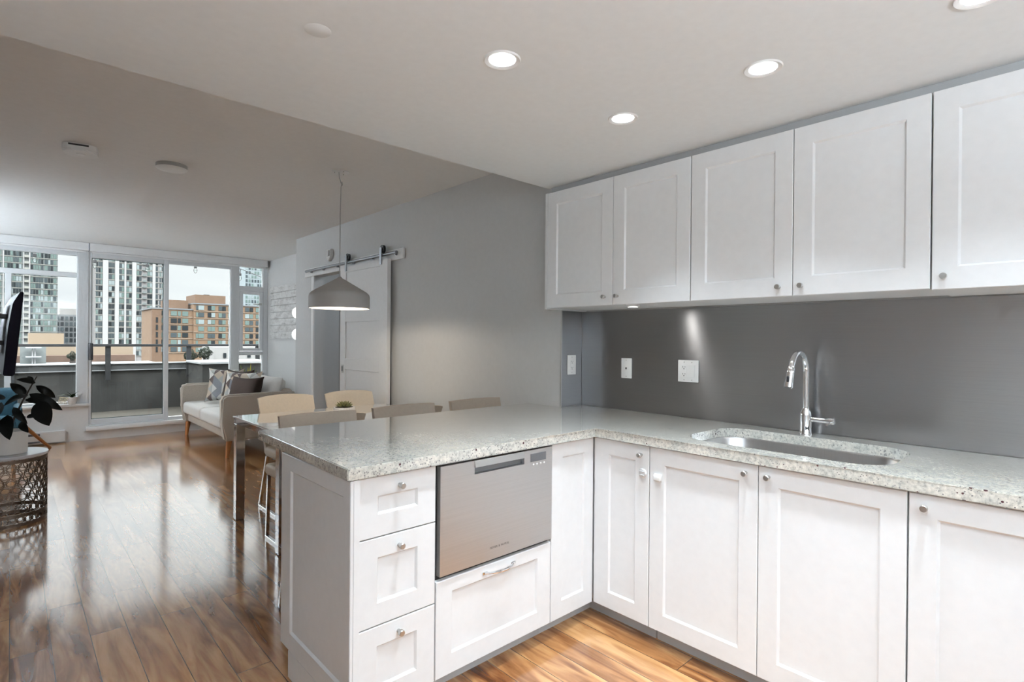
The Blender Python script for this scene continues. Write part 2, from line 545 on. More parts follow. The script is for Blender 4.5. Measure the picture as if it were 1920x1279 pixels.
def leaf(bm, base, tip, width, droop=0.15, up=Vector((0, 0, 1)), fold=0.25, n=8, prof=None):
    base, tip = Vector(base), Vector(tip)
    ax = tip - base
    ln = ax.length
    d = ax.normalized()
    side = d.cross(up)
    if side.length < 1e-3:
        side = Vector((1, 0, 0))
    side.normalize()
    nrm = side.cross(d).normalized()
    rows = []
    for i in range(n + 1):
        s = i / n
        wd = width / 2 * (prof(s) if prof else (sin(pi * min(1, s ** 0.8)) ** 0.75 if 0 < s < 1 else 0.02))
        wd = max(wd, width * 0.01)
        c = base + ax * s + nrm * (droop * ln * sin(pi * s))
        rows.append([bm.verts.new(c - side * wd + nrm * wd * fold), bm.verts.new(c - side * wd * 0.5 + nrm * wd * fold * 0.35), bm.verts.new(c),
                     bm.verts.new(c + side * wd * 0.5 + nrm * wd * fold * 0.35), bm.verts.new(c + side * wd + nrm * wd * fold)])
    for i in range(n):
        for k in range(4):
            bm.faces.new((rows[i][k], rows[i][k + 1], rows[i + 1][k + 1], rows[i + 1][k]))


def obj(name, bm, m, parent=None, smooth=35, rot=None):
    bmesh.ops.recalc_face_normals(bm, faces=bm.faces)
    me = bpy.data.meshes.new(name)
    bm.to_mesh(me)
    bm.free()
    if m:
        me.materials.append(m)
    if smooth:
        me.shade_smooth()
        me.set_sharp_from_angle(angle=radians(smooth))
    o = bpy.data.objects.new(name, me)
    COL.objects.link(o)
    if parent:
        o.parent = parent
    return o


def part(name, bm, m, root, smooth=35):
    """built in world coordinates under an unrotated root"""
    top = root
    while top.parent:
        top = top.parent
    bmesh.ops.translate(bm, vec=-top.location, verts=bm.verts)
    return obj(name, bm, m, root, smooth)


def tag(o, label, cat=None, group=None, kind=None):
    o['label'] = label
    if cat:
        o['category'] = cat
    if group:
        o['group'] = group
    if kind:
        o['kind'] = kind
    return o


def thing(name, label, cat, loc=(0, 0, 0), rz=0.0, group=None):
    o = bpy.data.objects.new(name, None)
    COL.objects.link(o)
    o.empty_display_size = 0.1
    o.location = loc
    o.rotation_euler = (0, 0, rz)
    return tag(o, label, cat, group)


def struct(name, bm, m, label, parent=None, smooth=35):
    o = obj(name, bm, m, parent, smooth)
    if not parent:
        tag(o, label, name.split('_')[0], kind='structure')
    return o


def copy_tree(o, parent=None):
    c = o.copy()
    COL.objects.link(c)
    c.parent = parent
    for ch in list(o.children):
        copy_tree(ch, c)
    return c


def boolean_cut(o, cutters):
    for k in cutters:
        md = o.modifiers.new('cut', 'BOOLEAN')
        md.operation = 'DIFFERENCE'
        md.solver = 'EXACT'
        md.object = k
    bpy.context.view_layer.update()
    dg = bpy.context.evaluated_depsgraph_get()
    me = bpy.data.meshes.new_from_object(o.evaluated_get(dg))
    old = o.data
    o.modifiers.clear()
    o.data = me
    bpy.data.meshes.remove(old)
    for k in cutters:
        d = k.data
        bpy.data.objects.remove(k)
        bpy.data.meshes.remove(d)


def area_lamp(name, loc, power, size, parent=None, col=(1, 0.97, 0.93), spread=None, rot=(0, 0, 0)):
    l = bpy.data.lights.new(name, 'AREA')
    l.shape = 'DISK'
    l.size = size
    l.energy = power
    l.color = col
    if spread:
        l.spread = radians(spread)
    o = bpy.data.objects.new(name, l)
    COL.objects.link(o)
    o.location = loc
    o.rotation_euler = rot
    if parent:
        o.parent = parent
    return o


# ------------------------------------------------------------------ room shell
ZK, ZL, XG, XB, YW = 2.235, 2.51, 2.51, 2.71, 8.76
XL, YB, YS, YE = -0.62, -1.7, 2.25, 2.27

bm = box(B(), XL, 4.1, YB, YW + 0.14, -0.1, 0.0)
struct('floor', bm, FLOOR, 'glossy brown wood plank floor running from the kitchen to the balcony windows', smooth=0)
struct('wall_left', box(B(), XL - 0.1, XL, YB, YW + 0.14, 0, 2.8), mat('wall_paint_mid_grey', (0.58, 0.59, 0.60), 0.7), 'pale grey left wall of the living room beyond the picture')
struct('wall_back', box(B(), XL, XB + 0.1, YB - 0.1, YB, 0, 2.8), WALLW, 'white wall behind the kitchen')
struct('wall_kitchen', box(B(), XB, XB + 0.1, YB, YE, 0, 2.8), WALLG, 'kitchen wall behind the sink run and upper cabinets')
bm = B()
box(bm, XG, XG + 0.12, YE + 0.1, 5.18, 0, 2.8)
box(bm, XG, XG + 0.12, 5.18, 6.03, 2.03, 2.8)
box(bm, XG, XG + 0.12, 6.03, 6.55, 0, 2.8)
box(bm, XG, XB + 0.1, YE, YE + 0.1, 0, 2.8)
box(bm, XG + 0.12, 4.1, 6.45, 6.55, 0, 2.8)
struct('wall_dining', bm, WALLG, 'pale grey dining wall with the sliding barn door')
struct('wall_living', box(B(), 2.93, 3.03, 6.55, YW + 0.14, 0, 2.8), WALLW, 'white wall at the right of the living room windows')
bm = B()
box(bm, 4.0, 4.1, 4.4, 6.45, 0, 2.8)
box(bm, XG + 0.12, 4.1, 4.3, 4.4, 0, 2.8)
struct('wall_hall', bm, WALLG, 'grey hallway walls behind the barn door')
struct('ceiling_hall', box(B(), XG + 0.12, 4.0, 4.4, 6.45, ZL, ZL + 0.05), CEIL, 'hallway ceiling')
bm = B()
box(bm, 3.02, 3.04, 6.43, 6.449, 0, 2.1)
box(bm, 2.80, 2.803, 6.44, 6.449, 0, 2.3)
struct('trim_hall', bm, WALLG, 'grey door trim inside the hallway')
struct('ceiling', box(B(), XL, 2.93, YS, YW + 0.14, ZL, ZL + 0.1), CEIL, 'off-white ceiling of the living and dining room', smooth=0)
ck = struct('ceiling_kitchen', box(B(), XL, XB, YB, YS, ZK, ZL + 0.1), CEILK, 'lowered white kitchen ceiling with recessed lights', smooth=0)
DLP = [(1.163, 1.318), (1.827, 1.325), (1.824, 0.763), (1.845, 0.215), (1.163, 0.763), (1.163, 0.215), (1.5, -0.7)]  # the last positions are out of view, added to brighten the kitchen
cut = []
for x, y in DLP:
    cut.append(obj('cutter', lathe(B(), [(0.046, 0), (0.046, 0.14)], (x, y, ZK - 0.03), 40), None, smooth=0))
boolean_cut(ck, cut)

t = thing('hall_fill_light', 'added unseen ceiling light brightening the hallway behind the barn door', 'ceiling light', (3.3, 5.3, ZL))  # unseen lamp added to lift the dark hallway
part('base', lathe(B(), [(0.12, -0.03), (0.12, -0.001)], (3.3, 5.3, ZL), 32), TRIM, t)
part('diffuser', lathe(B(), [(0.03, -0.07), (0.08, -0.06), (0.115, -0.0305)], (3.3, 5.3, ZL), 32), GLOBE, t)
area_lamp('bulb_light', (0, 0, -0.075), 7.0, 0.16, t, col=DL_COL)

# window wall below and above the glazing
bm = B()
box(bm, XL, 0.728, YW, YW + 0.14, 0, 0.44)
box(bm, 0.728, 2.45, YW, YW + 0.14, 0, 0.118)
box(bm, 2.45, 2.93, YW, YW + 0.14, 0, 0.44)
box(bm, XL, 2.93, YW, YW + 0.14, 2.41, ZL)
struct('wall_window', bm, WALLW, 'white window wall with low curb under the glass')
struct('trim_1', box(B(), XL, 0.735, YW - 0.045, YW + 0.05, 0.441, 0.473, 0.004), TRIM, 'white sill ledge under the left window')
struct('trim_2', box(B(), 0.70, 2.45, YW - 0.06, YW + 0.06, 0.119, 0.173, 0.004), TRIM, 'white ledge at the foot of the balcony door')
struct('trim_3', box(B(), 2.46, 2.925, YW - 0.16, YW + 0.05, 0.441, 0.473, 0.004), TRIM, 'white sill ledge under the narrow right window')

YF = YW + 0.02     # front of the window frames


def frame_box(bm, x0, x1, z0, z1, y0=YF, y1=YF + 0.08, bev=0.004):
    box(bm, x0, x1, y0, y1, z0, z1, bev, 1)


def pane(parent, x0, x1, z0, z1, y=YF + 0.05):
    return obj('pane', box(B(), x0, x1, y, y + 0.006, z0, z1), GLASS, parent, smooth=0)


def gasket(parent, x0, x1, z0, z1, wd=0.008, y=YF + 0.03):
    bm = B()
    box(bm, x0, x0 + wd, y, y + 0.012, z0, z1)
    box(bm, x1 - wd, x1, y, y + 0.012, z0, z1)
    box(bm, x0, x1, y, y + 0.012, z1 - wd, z1)
    box(bm, x0, x1, y, y + 0.012, z0, z0 + wd)
    return obj('gasket', bm, GASK, parent, smooth=0)


# left window bay
bm = B()
frame_box(bm, XL, 0.607, 2.345, 2.41)
frame_box(bm, XL, 0.607, 2.07, 2.129)
frame_box(bm, XL, 0.607, 0.474, 0.50)
frame_box(bm, -0.06, 0.0, 0.50, 2.07)
frame_box(bm, 0.607, 0.728, 0.474, 2.41, YF - 0.01, YF + 0.09)
for k in range(7):      # ribbed post
    x = 0.625 + k * 0.0145
    box(bm, x, x + 0.006, YF - 0.014, YF - 0.009, 0.48, 2.40)
w1 = struct('window_1', bm, FRAMEW, 'left white framed window with a transom pane')
for a in ((XL, 0.607, 2.129, 2.345), (XL, -0.06, 0.50, 2.07), (0.0, 0.607, 0.50, 2.07)):
    pane(w1, *a)
# sliding door
bm = B()
frame_box(bm, 0.729, 0.757, 0.174, 2.41)
frame_box(bm, 0.757, 1.548, 2.335, 2.41)
frame_box(bm, 0.757, 1.548, 0.194, 0.257)
frame_box(bm, 0.729, 1.548, 0.174, 0.194, YF - 0.03, YF + 0.09)
frame_box(bm, 1.548, 1.606, 0.174, 2.41, YF - 0.005, YF + 0.07)
d1 = struct('door_1', bm, FRAMEW, 'white sliding balcony door with a tall clear pane')
pane(d1, 0.757, 1.548, 0.257, 2.335)
gasket(d1, 0.757, 1.548, 0.257, 2.335)
bm = box(B(), 0.722, 0.772, YF - 0.05, YF - 0.001, 1.02, 1.24, 0.008)
obj('handle', bm, BLACK, d1)
# fixed pane beside it
bm = B()
frame_box(bm, 1.607, 2.398, 2.345, 2.41)
frame_box(bm, 1.607, 2.398, 0.174, 0.212)
frame_box(bm, 2.398, 2.515, 0.174, 2.41, YF - 0.01, YF + 0.09)
for k in range(6):
    x = 2.415 + k * 0.0155
    box(bm, x, x + 0.006, YF - 0.014, YF - 0.009, 0.48, 2.40)
w2 = struct('window_2', bm, FRAMEW, 'fixed white framed window right of the sliding door')
pane(w2, 1.607, 2.398, 0.212, 2.345)
# right bay
bm = B()
frame_box(bm, 2.516, 2.928, 2.395, 2.41)
frame_box(bm, 2.516, 2.858, 2.03, 2.105)
frame_box(bm, 2.516, 2.858, 1.06, 1.12)
frame_box(bm, 2.516, 2.858, 0.474, 0.51)
frame_box(bm, 2.858, 2.928, 0.474, 2.395)
w3 = struct('window_3', bm, FRAMEW, 'narrow right window bay with a small opening casement')
pane(w3, 2.516, 2.858, 2.105, 2.395)
pane(w3, 2.516, 2.858, 0.51, 1.06)
bm = B()
for a in ((2.520, 2.568, 1.124, 2.026), (2.805, 2.854, 1.124, 2.026), (2.568, 2.805, 1.124, 1.165), (2.568, 2.805, 1.985, 2.026)):
    frame_box(bm, *a, YF - 0.012, YF + 0.03)
sash = obj('casement', bm, FRAMEW, w3)
pane(sash, 2.568, 2.805, 1.165, 1.985, YF + 0.012)
bm = B()
box(bm, 2.70, 2.80, YF - 0.03, YF - 0.014, 1.83, 1.845, 0.003)
box(bm, 2.79, 2.83, YF - 0.035, YF - 0.013, 1.82, 1.855, 0.004)
obj('latch', bm, NICKEL, sash)

# roller blind cassettes
for k, (xa, xb, lab) in enumerate(((XL + 0.01, 0.722, 'white roller blind cassette above the left window'), (0.727, 2.90, 'long white roller blind cassette above the balcony door'))):
    t = thing('roller_blind', lab, 'blind', ((xa + xb) / 2, YW - 0.05, 2.41), group='roller blinds under the ceiling')
    bm = box(B(), xa, xb - 0.006, YW - 0.085, YW - 0.004, 2.408, 2.508, 0.003, 1)
    part('cassette', bm, TRIM, t)
    part('end_cap', box(B(), xb - 0.005, xb, YW - 0.087, YW - 0.004, 2.406, 2.508), mat('cap_grey', (0.35, 0.36, 0.38), 0.5), t)
    part('hem_bar', box(B(), xa + 0.02, xb - 0.03, YW - 0.05, YW - 0.035, 2.385, 2.407, 0.003, 1), TRIM, t)

# ------------------------------------------------------------------ recessed lights
cone = [(0.0455, -0.002), (0.0575, -0.005), (0.0605, -0.0004), (0.0462, -0.0004), (0.044, 0.03), (0.041, 0.055), (0.0395, 0.055), (0.042, 0.03), (0.0435, -0.0004)]
DLAB = {0: 'recessed ceiling light over the peninsula, the leftmost of the bright round lights',
        1: 'small bright recessed light, lowest in the picture, in front of the upper cabinets',
        2: 'bright recessed light at the right, nearest the upper cabinet tops',
        3: 'recessed light cut by the top edge of the picture'}
for k, (x, y) in enumerate(DLP):
    t = thing('recessed_light', DLAB.get(k, 'recessed light added out of view to brighten the kitchen'), 'ceiling light', (x, y, ZK), group='recessed kitchen lights')
    part('trim_ring', lathe(B(), cone, (x, y, ZK), 40, close=True), DCAN, t)
    part('lamp', lathe(B(), [(0.0385, 0.05), (0.0385, 0.056)], (x, y, ZK), 32), DLAMP, t)
    area_lamp('lamp_light', (0, 0, 0.038), DL_W, 0.07, t, col=DL_COL, spread=85)
t = thing('sprinkler_cover', 'small flush round cover on the kitchen ceiling left of the lights', 'sprinkler cover', (0.659, 1.568, ZK))
part('cover', lathe(B(), [(0.001, -0.0014), (0.036, -0.0014), (0.038, -0.0004)], (0.659, 1.568, ZK), 32), CEILK, t)

# unseen torchieres added behind the camera to brighten the kitchen ceiling
for k, (x, y) in enumerate(((0.75, -1.35), (-0.35, -0.9))):
    t = thing('fill_torchiere', ('added unseen white torchiere by the back wall, kitchen fill light', 'added unseen white torchiere by the left wall, kitchen fill light')[k], 'floor lamp', (x, y, 0), group='added fill torchieres behind the camera')
    part('base', lathe(B(), [(0.13, 0.0), (0.13, 0.02), (0.02, 0.03)], (x, y, 0), 32), WPLAST, t)
    part('pole', tube(B(), [(x, y, 0.028), (x, y, 1.55)], 0.012, 12), NICKEL, t)
    part('lamp_shade', lathe(B(), [(0.02, 1.55), (0.10, 1.58), (0.16, 1.66), (0.155, 1.66), (0.097, 1.588), (0.018, 1.56)], (x, y, 0), 32, close=True), WPLAST, t)
    area_lamp('bulb_light', (0, 0, 1.64), FILL_TORCH_W, 0.26, t, col=DL_COL, rot=(pi, 0, 0))

# washers added on the unseen left wall as fill light for the living room
for k, y in enumerate((6.72, 7.35, 7.95)):
    t = thing('fill_washer', ('added unseen fill washer on the left wall nearest the television arm', 'added unseen fill washer on the left wall, middle one beyond the television', 'added unseen fill washer on the left wall next to the armchair')[k], 'wall lamp', (XL + 0.001, y, 1.95), group='added fill washers on the left wall')
    part('arm', tube(B(), [(XL + 0.001, y, 1.95), (XL + 0.2, y, 1.95)], 0.01, 10), NICKEL, t)
    part('hood', box(B(), XL + 0.2, XL + 0.23, y - 0.25, y + 0.25, 1.90, 2.00, 0.006, 2), WPLAST, t)
    al = area_lamp('bulb_light', (0.195, 0, 0), FILL_WASH_W, 0.08, t, col=DL_COL, rot=(0, pi / 2, 0))
    al.data.shape = 'RECTANGLE'
    al.data.size_y = 0.46

# ------------------------------------------------------------------ cabinets
def knob(parent, x, z, yf, r=0.0105):
    prof = [(0.007, 0.0005), (0.0065, 0.008), (0.009, 0.013), (r, 0.015), (r, 0.026), (r - 0.0015, 0.028)]
    return obj('knob', lathe(B(), prof, (x, yf, z), 24, axis='Y'), NICKEL, parent)


Z0, Z1 = 0.08, 0.868
XF, YP = 2.05, 1.637        # door faces of the sink run and of the peninsula
# --- peninsula: drawer unit with the finished end
t = thing('drawer_cabinet', 'white three-drawer cabinet with panelled side at the peninsula end', 'cabinet', (0.97, 1.93, 0))
part('body', box(B(), 0.834, 1.142, 1.66, 2.21, Z0, 0.871), CABIN, t)
part('toe_kick', box(B(), 0.834, 1.142, 1.712, 2.15, 0.0, Z0 - 0.001), TOE, t)
# side panel (faces -X): a shaker front turned round, with a notch for the far toe kick
bm = B()
pts = [(1.622, 0.0), (2.150, 0.0), (2.150, 0.15), (2.225, 0.15), (2.225, 0.871), (1.622, 0.871)]
base = [bm.verts.new((0.833, a, b_)) for a, b_ in pts]
frt = [bm.verts.new((0.812, a, b_)) for a, b_ in pts]
bm.faces.new(base)
bm.faces.new(frt[::-1])
for i in range(6):
    bm.faces.new((base[i], base[(i + 1) % 6], frt[(i + 1) % 6], frt[i]))
sp = part('side_panel', bm, CAB, t, 20)
bm = B()
tt = bmesh.new()
shaker(tt, -2.224, -1.623, 0.11, 0.870, 0.0, 0.0115, 0.095, 0.048, 0.058, 0.07)
merge(bm, tt, Matrix.Translation((0.80, 0, 0)) @ Matrix.Rotation(-pi / 2, 4, 'Z'))
part('panel_front', bm, CAB, t, 20)
part('base_board', box(B(), 0.802, 0.8115, 1.623, 2.149, 0.001, 0.107, 0.002, 1), CAB, t, 20)
for (za, zb) in ((0.665, Z1), (0.367, 0.661), (Z0, 0.363)):
    dr = part('drawer', shaker(B(), 0.835, 1.139, za, zb, YP, 0.02, 0.07, 0.076, 0.066, 0.074), CAB, t, 20)
    dr2 = knob(dr, 0.988 - t.location.x, zb - 0.042 - t.location.z, YP - t.location.y)
# --- dishwasher drawer in its housing
t = thing('drawer_cabinet', 'white cabinet with one wide drawer below the dishwasher', 'cabinet', (1.45, 1.93, 0))
bm = box(B(), 1.1435, 1.755, 1.66, 2.21, Z0, 0.4375)
part('body', bm, CABIN, t)
part('toe_kick', box(B(), 1.1435, 1.755, 1.712, 2.15, 0.0, Z0 - 0.001), TOE, t)
dr = part('drawer', shaker(B(), 1.144, 1.753, Z0, 0.4385, YP, 0.02, 0.072, 0.082, 0.05, 0.075), CAB, t, 20)
bm = B()
pp = [(1.372 + 0.156 * s, YP - 0.004 - 0.026 * sin(pi * min(1, max(0, s))) ** 0.8, 0.41 + 0.0 * s) for s in [i / 14 for i in range(15)]]
tube(bm, pp, [0.0045 + 0.002 * sin(pi * i / 14) for i in range(15)], 10)
for x in (1.374, 1.526):
    box(bm, x - 0.012, x + 0.012, YP - 0.006, YP - 0.0005, 0.404, 0.416, 0.002, 1)
part('bow_handle', bm, CHROME, dr)
t = thing('dishwasher', 'stainless steel drawer dishwasher under the peninsula counter', 'dishwasher', (1.45, 1.93, 0.44))
part('housing', box(B(), 1.1475, 1.753, 1.656, 2.2, 0.4395, 0.8705), DARKGAP, t)
yd = YP - 0.007
bm = B()
# front with the pocket handle: border boxes leave the pocket open
box(bm, 1.155, 1.749, yd, 1.652, 0.457, 0.809)
box(bm, 1.155, 1.314, yd, 1.652, 0.8091, 0.862)
box(bm, 1.580, 1.749, yd, 1.652, 0.8091, 0.862)
fr_ = part('front_panel', bm, STEELD, t, 20)
bm = B()
prism(bm, [(0, 0), (1, 0), (1, 1), (0, 1)], 0, 0.001)
bm.free()
bm = B()
vsx = [(1.3145, yd, 0.862), (1.5795, yd, 0.862), (1.5795, yd - 0.006, 0.836), (1.3145, yd - 0.006, 0.836), (1.3145, yd + 0.01, 0.862), (1.5795, yd + 0.01, 0.862), (1.5795, yd + 0.002, 0.836), (1.3145, yd + 0.002, 0.836)]
add_faces(bm, vsx, [(0, 1, 2, 3), (4, 7, 6, 5), (0, 4, 5, 1), (3, 2, 6, 7), (0, 3, 7, 4), (1, 5, 6, 2)])
part('handle_lip', bm, mat('light_steel', (0.72, 0.71, 0.70), 0.3, 1.0), t)
part('handle_pocket', box(B(), 1.3145, 1.5795, yd + 0.018, 1.65, 0.8095, 0.835), mat('pocket_grey', (0.20, 0.20, 0.205), 0.4, 0.6), t)
dp = part('display', box(B(), 1.616, 1.710, yd - 0.0012, yd - 0.0002, 0.812, 0.846, 0.0004, 1), DISPLAY, t)
for k in range(4):
    x = 1.634 + k * 0.0217
    part('button', lathe(B(), [(0.0042, 0.0003), (0.0042, 0.0018), (0.003, 0.0025)], (x, yd, 0.799), 12, axis='Y'), WPLAST, t)
lo = text_mesh('lettering', 'FISHER & PAYKEL', 0.0112, mat('dark_print', (0.05, 0.05, 0.055), 0.5), 0.0002, 1.22)
lo.parent = t
lo.location = (1.446 - 1.45, yd - 0.0004 - 1.93, 0.4995 - 0.44)
lo.rotation_euler = (pi / 2, 0, 0)
# --- corner unit: two leaves
t = thing('corner_cabinet', 'white inner corner cabinet with two narrow hinged doors', 'cabinet', (2.2, 1.8, 0))
bm = box(B(), 1.756, 2.70, 1.662, 2.21, Z0, 0.871)
box(bm, 2.075, 2.70, 1.335, 1.6615, Z0, 0.871)
part('body', bm, CABIN, t)
bm = box(B(), 1.756, 2.123, 1.712, 2.15, 0.0, Z0 - 0.001)
box(bm, 2.123, 2.6, 1.335, 2.15, 0.0, Z0 - 0.001)
part('toe_kick', bm, TOE, t)
part('door', shaker(B(), 1.757, 2.046, Z0, Z1, YP, 0.02, 0.07, 0.066, 0.064, 0.075), CAB, t, 20)


def run_unit(name, label, y0, y1, doors, z0, z1, xf, depth, knob_z, with_toe=True, cat='cabinet', group=None, rails=(0.07, 0.075)):
    """unit of the sink run: y0 > y1, front faces -X.  local x runs towards the camera"""
    t = thing(name, label, cat, (xf, y0, 0), -pi / 2, group)
    L_ = y0 - y1
    obj('body', box(B(), 0.0015, L_ - 0.0015, 0.0255, depth, z0, z1 + (0.003 if with_toe else 0)), CABIN, t)
    if with_toe:
        obj('toe_kick', box(B(), 0.001, L_ - 0.001, 0.075, depth - 0.1, 0.0, z0 - 0.001), TOE, t)
    for (a, b_, kx) in doors:
        d = obj('door', shaker(B(), a + 0.0015, b_ - 0.0015, z0, z1, 0.0, 0.02, 0.07, 0.07, rails[0], rails[1]), CAB, t, 20)
        if kx is not None:
            knob(d, kx, knob_z, 0.0)
    return t


# the second leaf of the corner unit faces -X
bm = B()
tt = bmesh.new()
shaker(tt, -1.634, -1.332, Z0, Z1, 0.0, 0.02, 0.085, 0.07, 0.07, 0.075)
merge(bm, tt, Matrix.Translation((XF, 0, 0)) @ Matrix.Rotation(-pi / 2, 4, 'Z'))
dl = part('door', bm, CAB, t, 20)
bm = B()
tt = lathe(bmesh.new(), [(0.007, 0.0005), (0.0065, 0.008), (0.009, 0.013), (0.0105, 0.015), (0.0105, 0.026), (0.009, 0.028)], (-1.371, 0, 0.826), 24, axis='Y')
merge(bm, tt, Matrix.Translation((XF, 0, 0)) @ Matrix.Rotation(-pi / 2, 4, 'Z'))
part('knob', bm, NICKEL, dl)
run_unit('sink_cabinet', 'white two-door base cabinet under the sink', 1.330, 0.402, [(0.0, 0.469, 0.424), (0.469, 0.928, 0.507)], Z0, Z1, XF, 0.64, 0.832)
run_unit('base_cabinet', 'white base cabinet with one door at the right edge below the counter', 0.400, -0.06, [(0.0, 0.46, 0.042)], Z0, Z1, XF, 0.64, 0.829)
# upper cabinets
UX = 2.335
u1 = run_unit('wall_cabinet', 'white two-door upper cabinet at the far end beside the grey wall', 2.228, 1.305, [(0.0, 0.477, 0.428), (0.477, 0.923, 0.51)], 1.518, 2.197, UX, 0.368, 1.563, False, group='white upper cabinets', rails=(0.072, 0.075))
obj('end_panel', box(B(), -0.018, 0.0, 0.0, 0.368, 1.512, 2.199, 0.001, 1), CAB, u1)
run_unit('wall_cabinet', 'white two-door upper cabinet in the middle, over the sink', 1.303, 0.400, [(0.0, 0.452, 0.40), (0.452, 0.903, 0.487)], 1.518, 2.197, UX, 0.368, 1.557, False, group='white upper cabinets', rails=(0.072, 0.075))
run_unit('wall_cabinet', 'white upper cabinet cut by the right edge of the picture', 0.398, -0.06, [(0.0, 0.458, 0.036)], 1.514, 2.197, UX, 0.368, 1.559, False, group='white upper cabinets', rails=(0.072, 0.075))
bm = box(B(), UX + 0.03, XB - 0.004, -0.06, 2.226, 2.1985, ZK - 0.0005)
struct('trim_4', bm, mat('filler_shadow_grey', (0.40, 0.40, 0.40), 0.6), 'recessed filler strip between upper cabinets and kitchen ceiling')  # strip coloured darker to stand in for the shadow above the cabinets

# puck lights under the uppers
for k, (x, y) in enumerate(((2.40, 1.667), (2.50, 0.10))):
    zc = 1.5175 if k < 1 else 1.5135
    t = thing('puck_light', ('small lit puck lamp under the far upper cabinet', 'puck lamp under the right upper cabinet')[k], 'cabinet light', (x, y, zc), group='puck lights under the cabinets')
    part('housing', lathe(B(), [(0.034, -0.011), (0.036, -0.010), (0.036, 0.0), (0.026, 0.0), (0.026, -0.011)], (x, y, zc), 32, close=True), WPLAST, t)
    part('lens', lathe(B(), [(0.025, -0.010), (0.025, -0.005)], (x, y, zc), 32), PUCKL, t)
    area_lamp('lamp_light', (0, 0, -0.012), 0.8 if k == 0 else 0.5, 0.045, t)

# child safety latch pads
t = thing('safety_latch', 'clear round child latch stuck below a knob', 'child latch', (XF, 1.362, 0.747), -pi / 2, group='child latch pads')
bm = lathe(B(), [(0.019, 0.0), (0.02, 0.004), (0.017, 0.009), (0.009, 0.0095)], (0, 0, 0), 28, axis='Y')
for s in (-1, 1):
    box(bm, -0.011, 0.011, -0.013, -0.0092, s * 0.008 - 0.002, s * 0.008 + 0.002, 0.001, 1)
obj('pad', bm, CLEAR, t)
t = thing('safety_latch', 'white plastic child latch block on the sink cabinet door', 'child latch', (XF, 1.285, 0.742), -pi / 2, group='child latch pads')
obj('base_plate', box(B(), -0.019, 0.019, -0.004, 0.0, -0.017, 0.015, 0.0018, 2), WPLAST, t)
obj('hook', box(B(), -0.017, 0.017, -0.017, -0.0042, -0.013, 0.012, 0.004, 3), WPLAST, t)

# ------------------------------------------------------------------ counter, backsplash, sink, faucet
bm = B()
poly = [(0.787, 1.617), (2.035, 1.617), (2.035, -0.06), (2.703, -0.06), (2.703, 2.262), (2.507, 2.262), (2.507, 2.55), (0.813, 2.55)]
prism(bm, poly, 0.873, 0.914)
bmesh.ops.bevel(bm, geom=[e for e in bm.edges], offset=0.003, segments=2, affect='EDGES', clamp_overlap=True)
ct = obj('countertop', bm, GRAN, smooth=40)
tag(ct, 'polished speckled granite countertop, L-shaped over peninsula and sink run', 'countertop')


def rrect(x0, x1, y0, y1, r, n=8):
    p = []
    for cx, cy, a0 in ((x1 - r, y1 - r, 0), (x0 + r, y1 - r, pi / 2), (x0 + r, y0 + r, pi), (x1 - r, y0 + r, 1.5 * pi)):
        for k in range(n + 1):
            a = a0 + k / n * pi / 2
            p.append((cx + r * cos(a), cy + r * sin(a)))
    return p


SX0, SX1, SY0, SY1 = 2.125, 2.575, 0.475, 1.235
boolean_cut(ct, [obj('cutter', prism(B(), rrect(SX0, SX1, SY0, SY1, 0.13), 0.8, 1.0), None, smooth=0)])
ct.data.shade_smooth()
ct.data.set_sharp_from_angle(angle=radians(40))
# under the sink the cabinet body is cut for the bowl
sc_ = [o for o in bpy.data.objects if o.name.startswith('body') and o.parent and o.parent.name == 'sink_cabinet'][0]
bpy.context.view_layer.update()
boolean_cut(sc_, [obj('cutter', prism(B(), rrect(SX0 - 0.02, SX1 + 0.02, SY0 - 0.02, SY1 + 0.02, 0.14), 0.64, 1.0), None, smooth=0)])
t = thing('sink', 'undermount stainless steel sink let into the granite', 'sink', ((SX0 + SX1) / 2, (SY0 + SY1) / 2, 0.67))
bm = B()
loops = []
for (g, z) in ((-0.012, 0.8725), (0.004, 0.8725), (0.007, 0.866), (0.012, 0.71), (0.03, 0.685), (0.06, 0.678)):
    loops.append([bm.verts.new((x, y, z)) for x, y in rrect(SX0 + g, SX1 - g, SY0 + g, SY1 - g, 0.13 - g * 0.6)])
for a, b_ in zip(loops, loops[1:]):
    n = len(a)
    for k in range(n):
        bm.faces.new((a[k], a[(k + 1) % n], b_[(k + 1) % n], b_[k]))
bm.faces.new(loops[-1])
part('bowl', bm, SINK, t, 50)
part('drain', lathe(B(), [(0.05, 0.001), (0.05, 0.004), (0.042, 0.005), (0.038, 0.002), (0.008, 0.002), (0.006, 0.006)], (2.42, 0.855, 0.678), 32), CHROME, t)

t = thing('backsplash', 'dark brushed steel backsplash behind sink and outlets', 'backsplash', (2.706, 1.0, 0.915))
part('main_sheet', box(B(), 2.7045, 2.7095, -0.06, 2.262, 0.9155, 1.510), STEEL, t, 20)
part('return_sheet', box(B(), 2.512, 2.7035, 2.2645, 2.2695, 0.9155, 1.510), STEEL, t, 20)
part('corner_trim', box(B(), 2.5045, 2.511, 2.262, 2.2695, 0.9155, 1.510), NICKEL, t, 20)

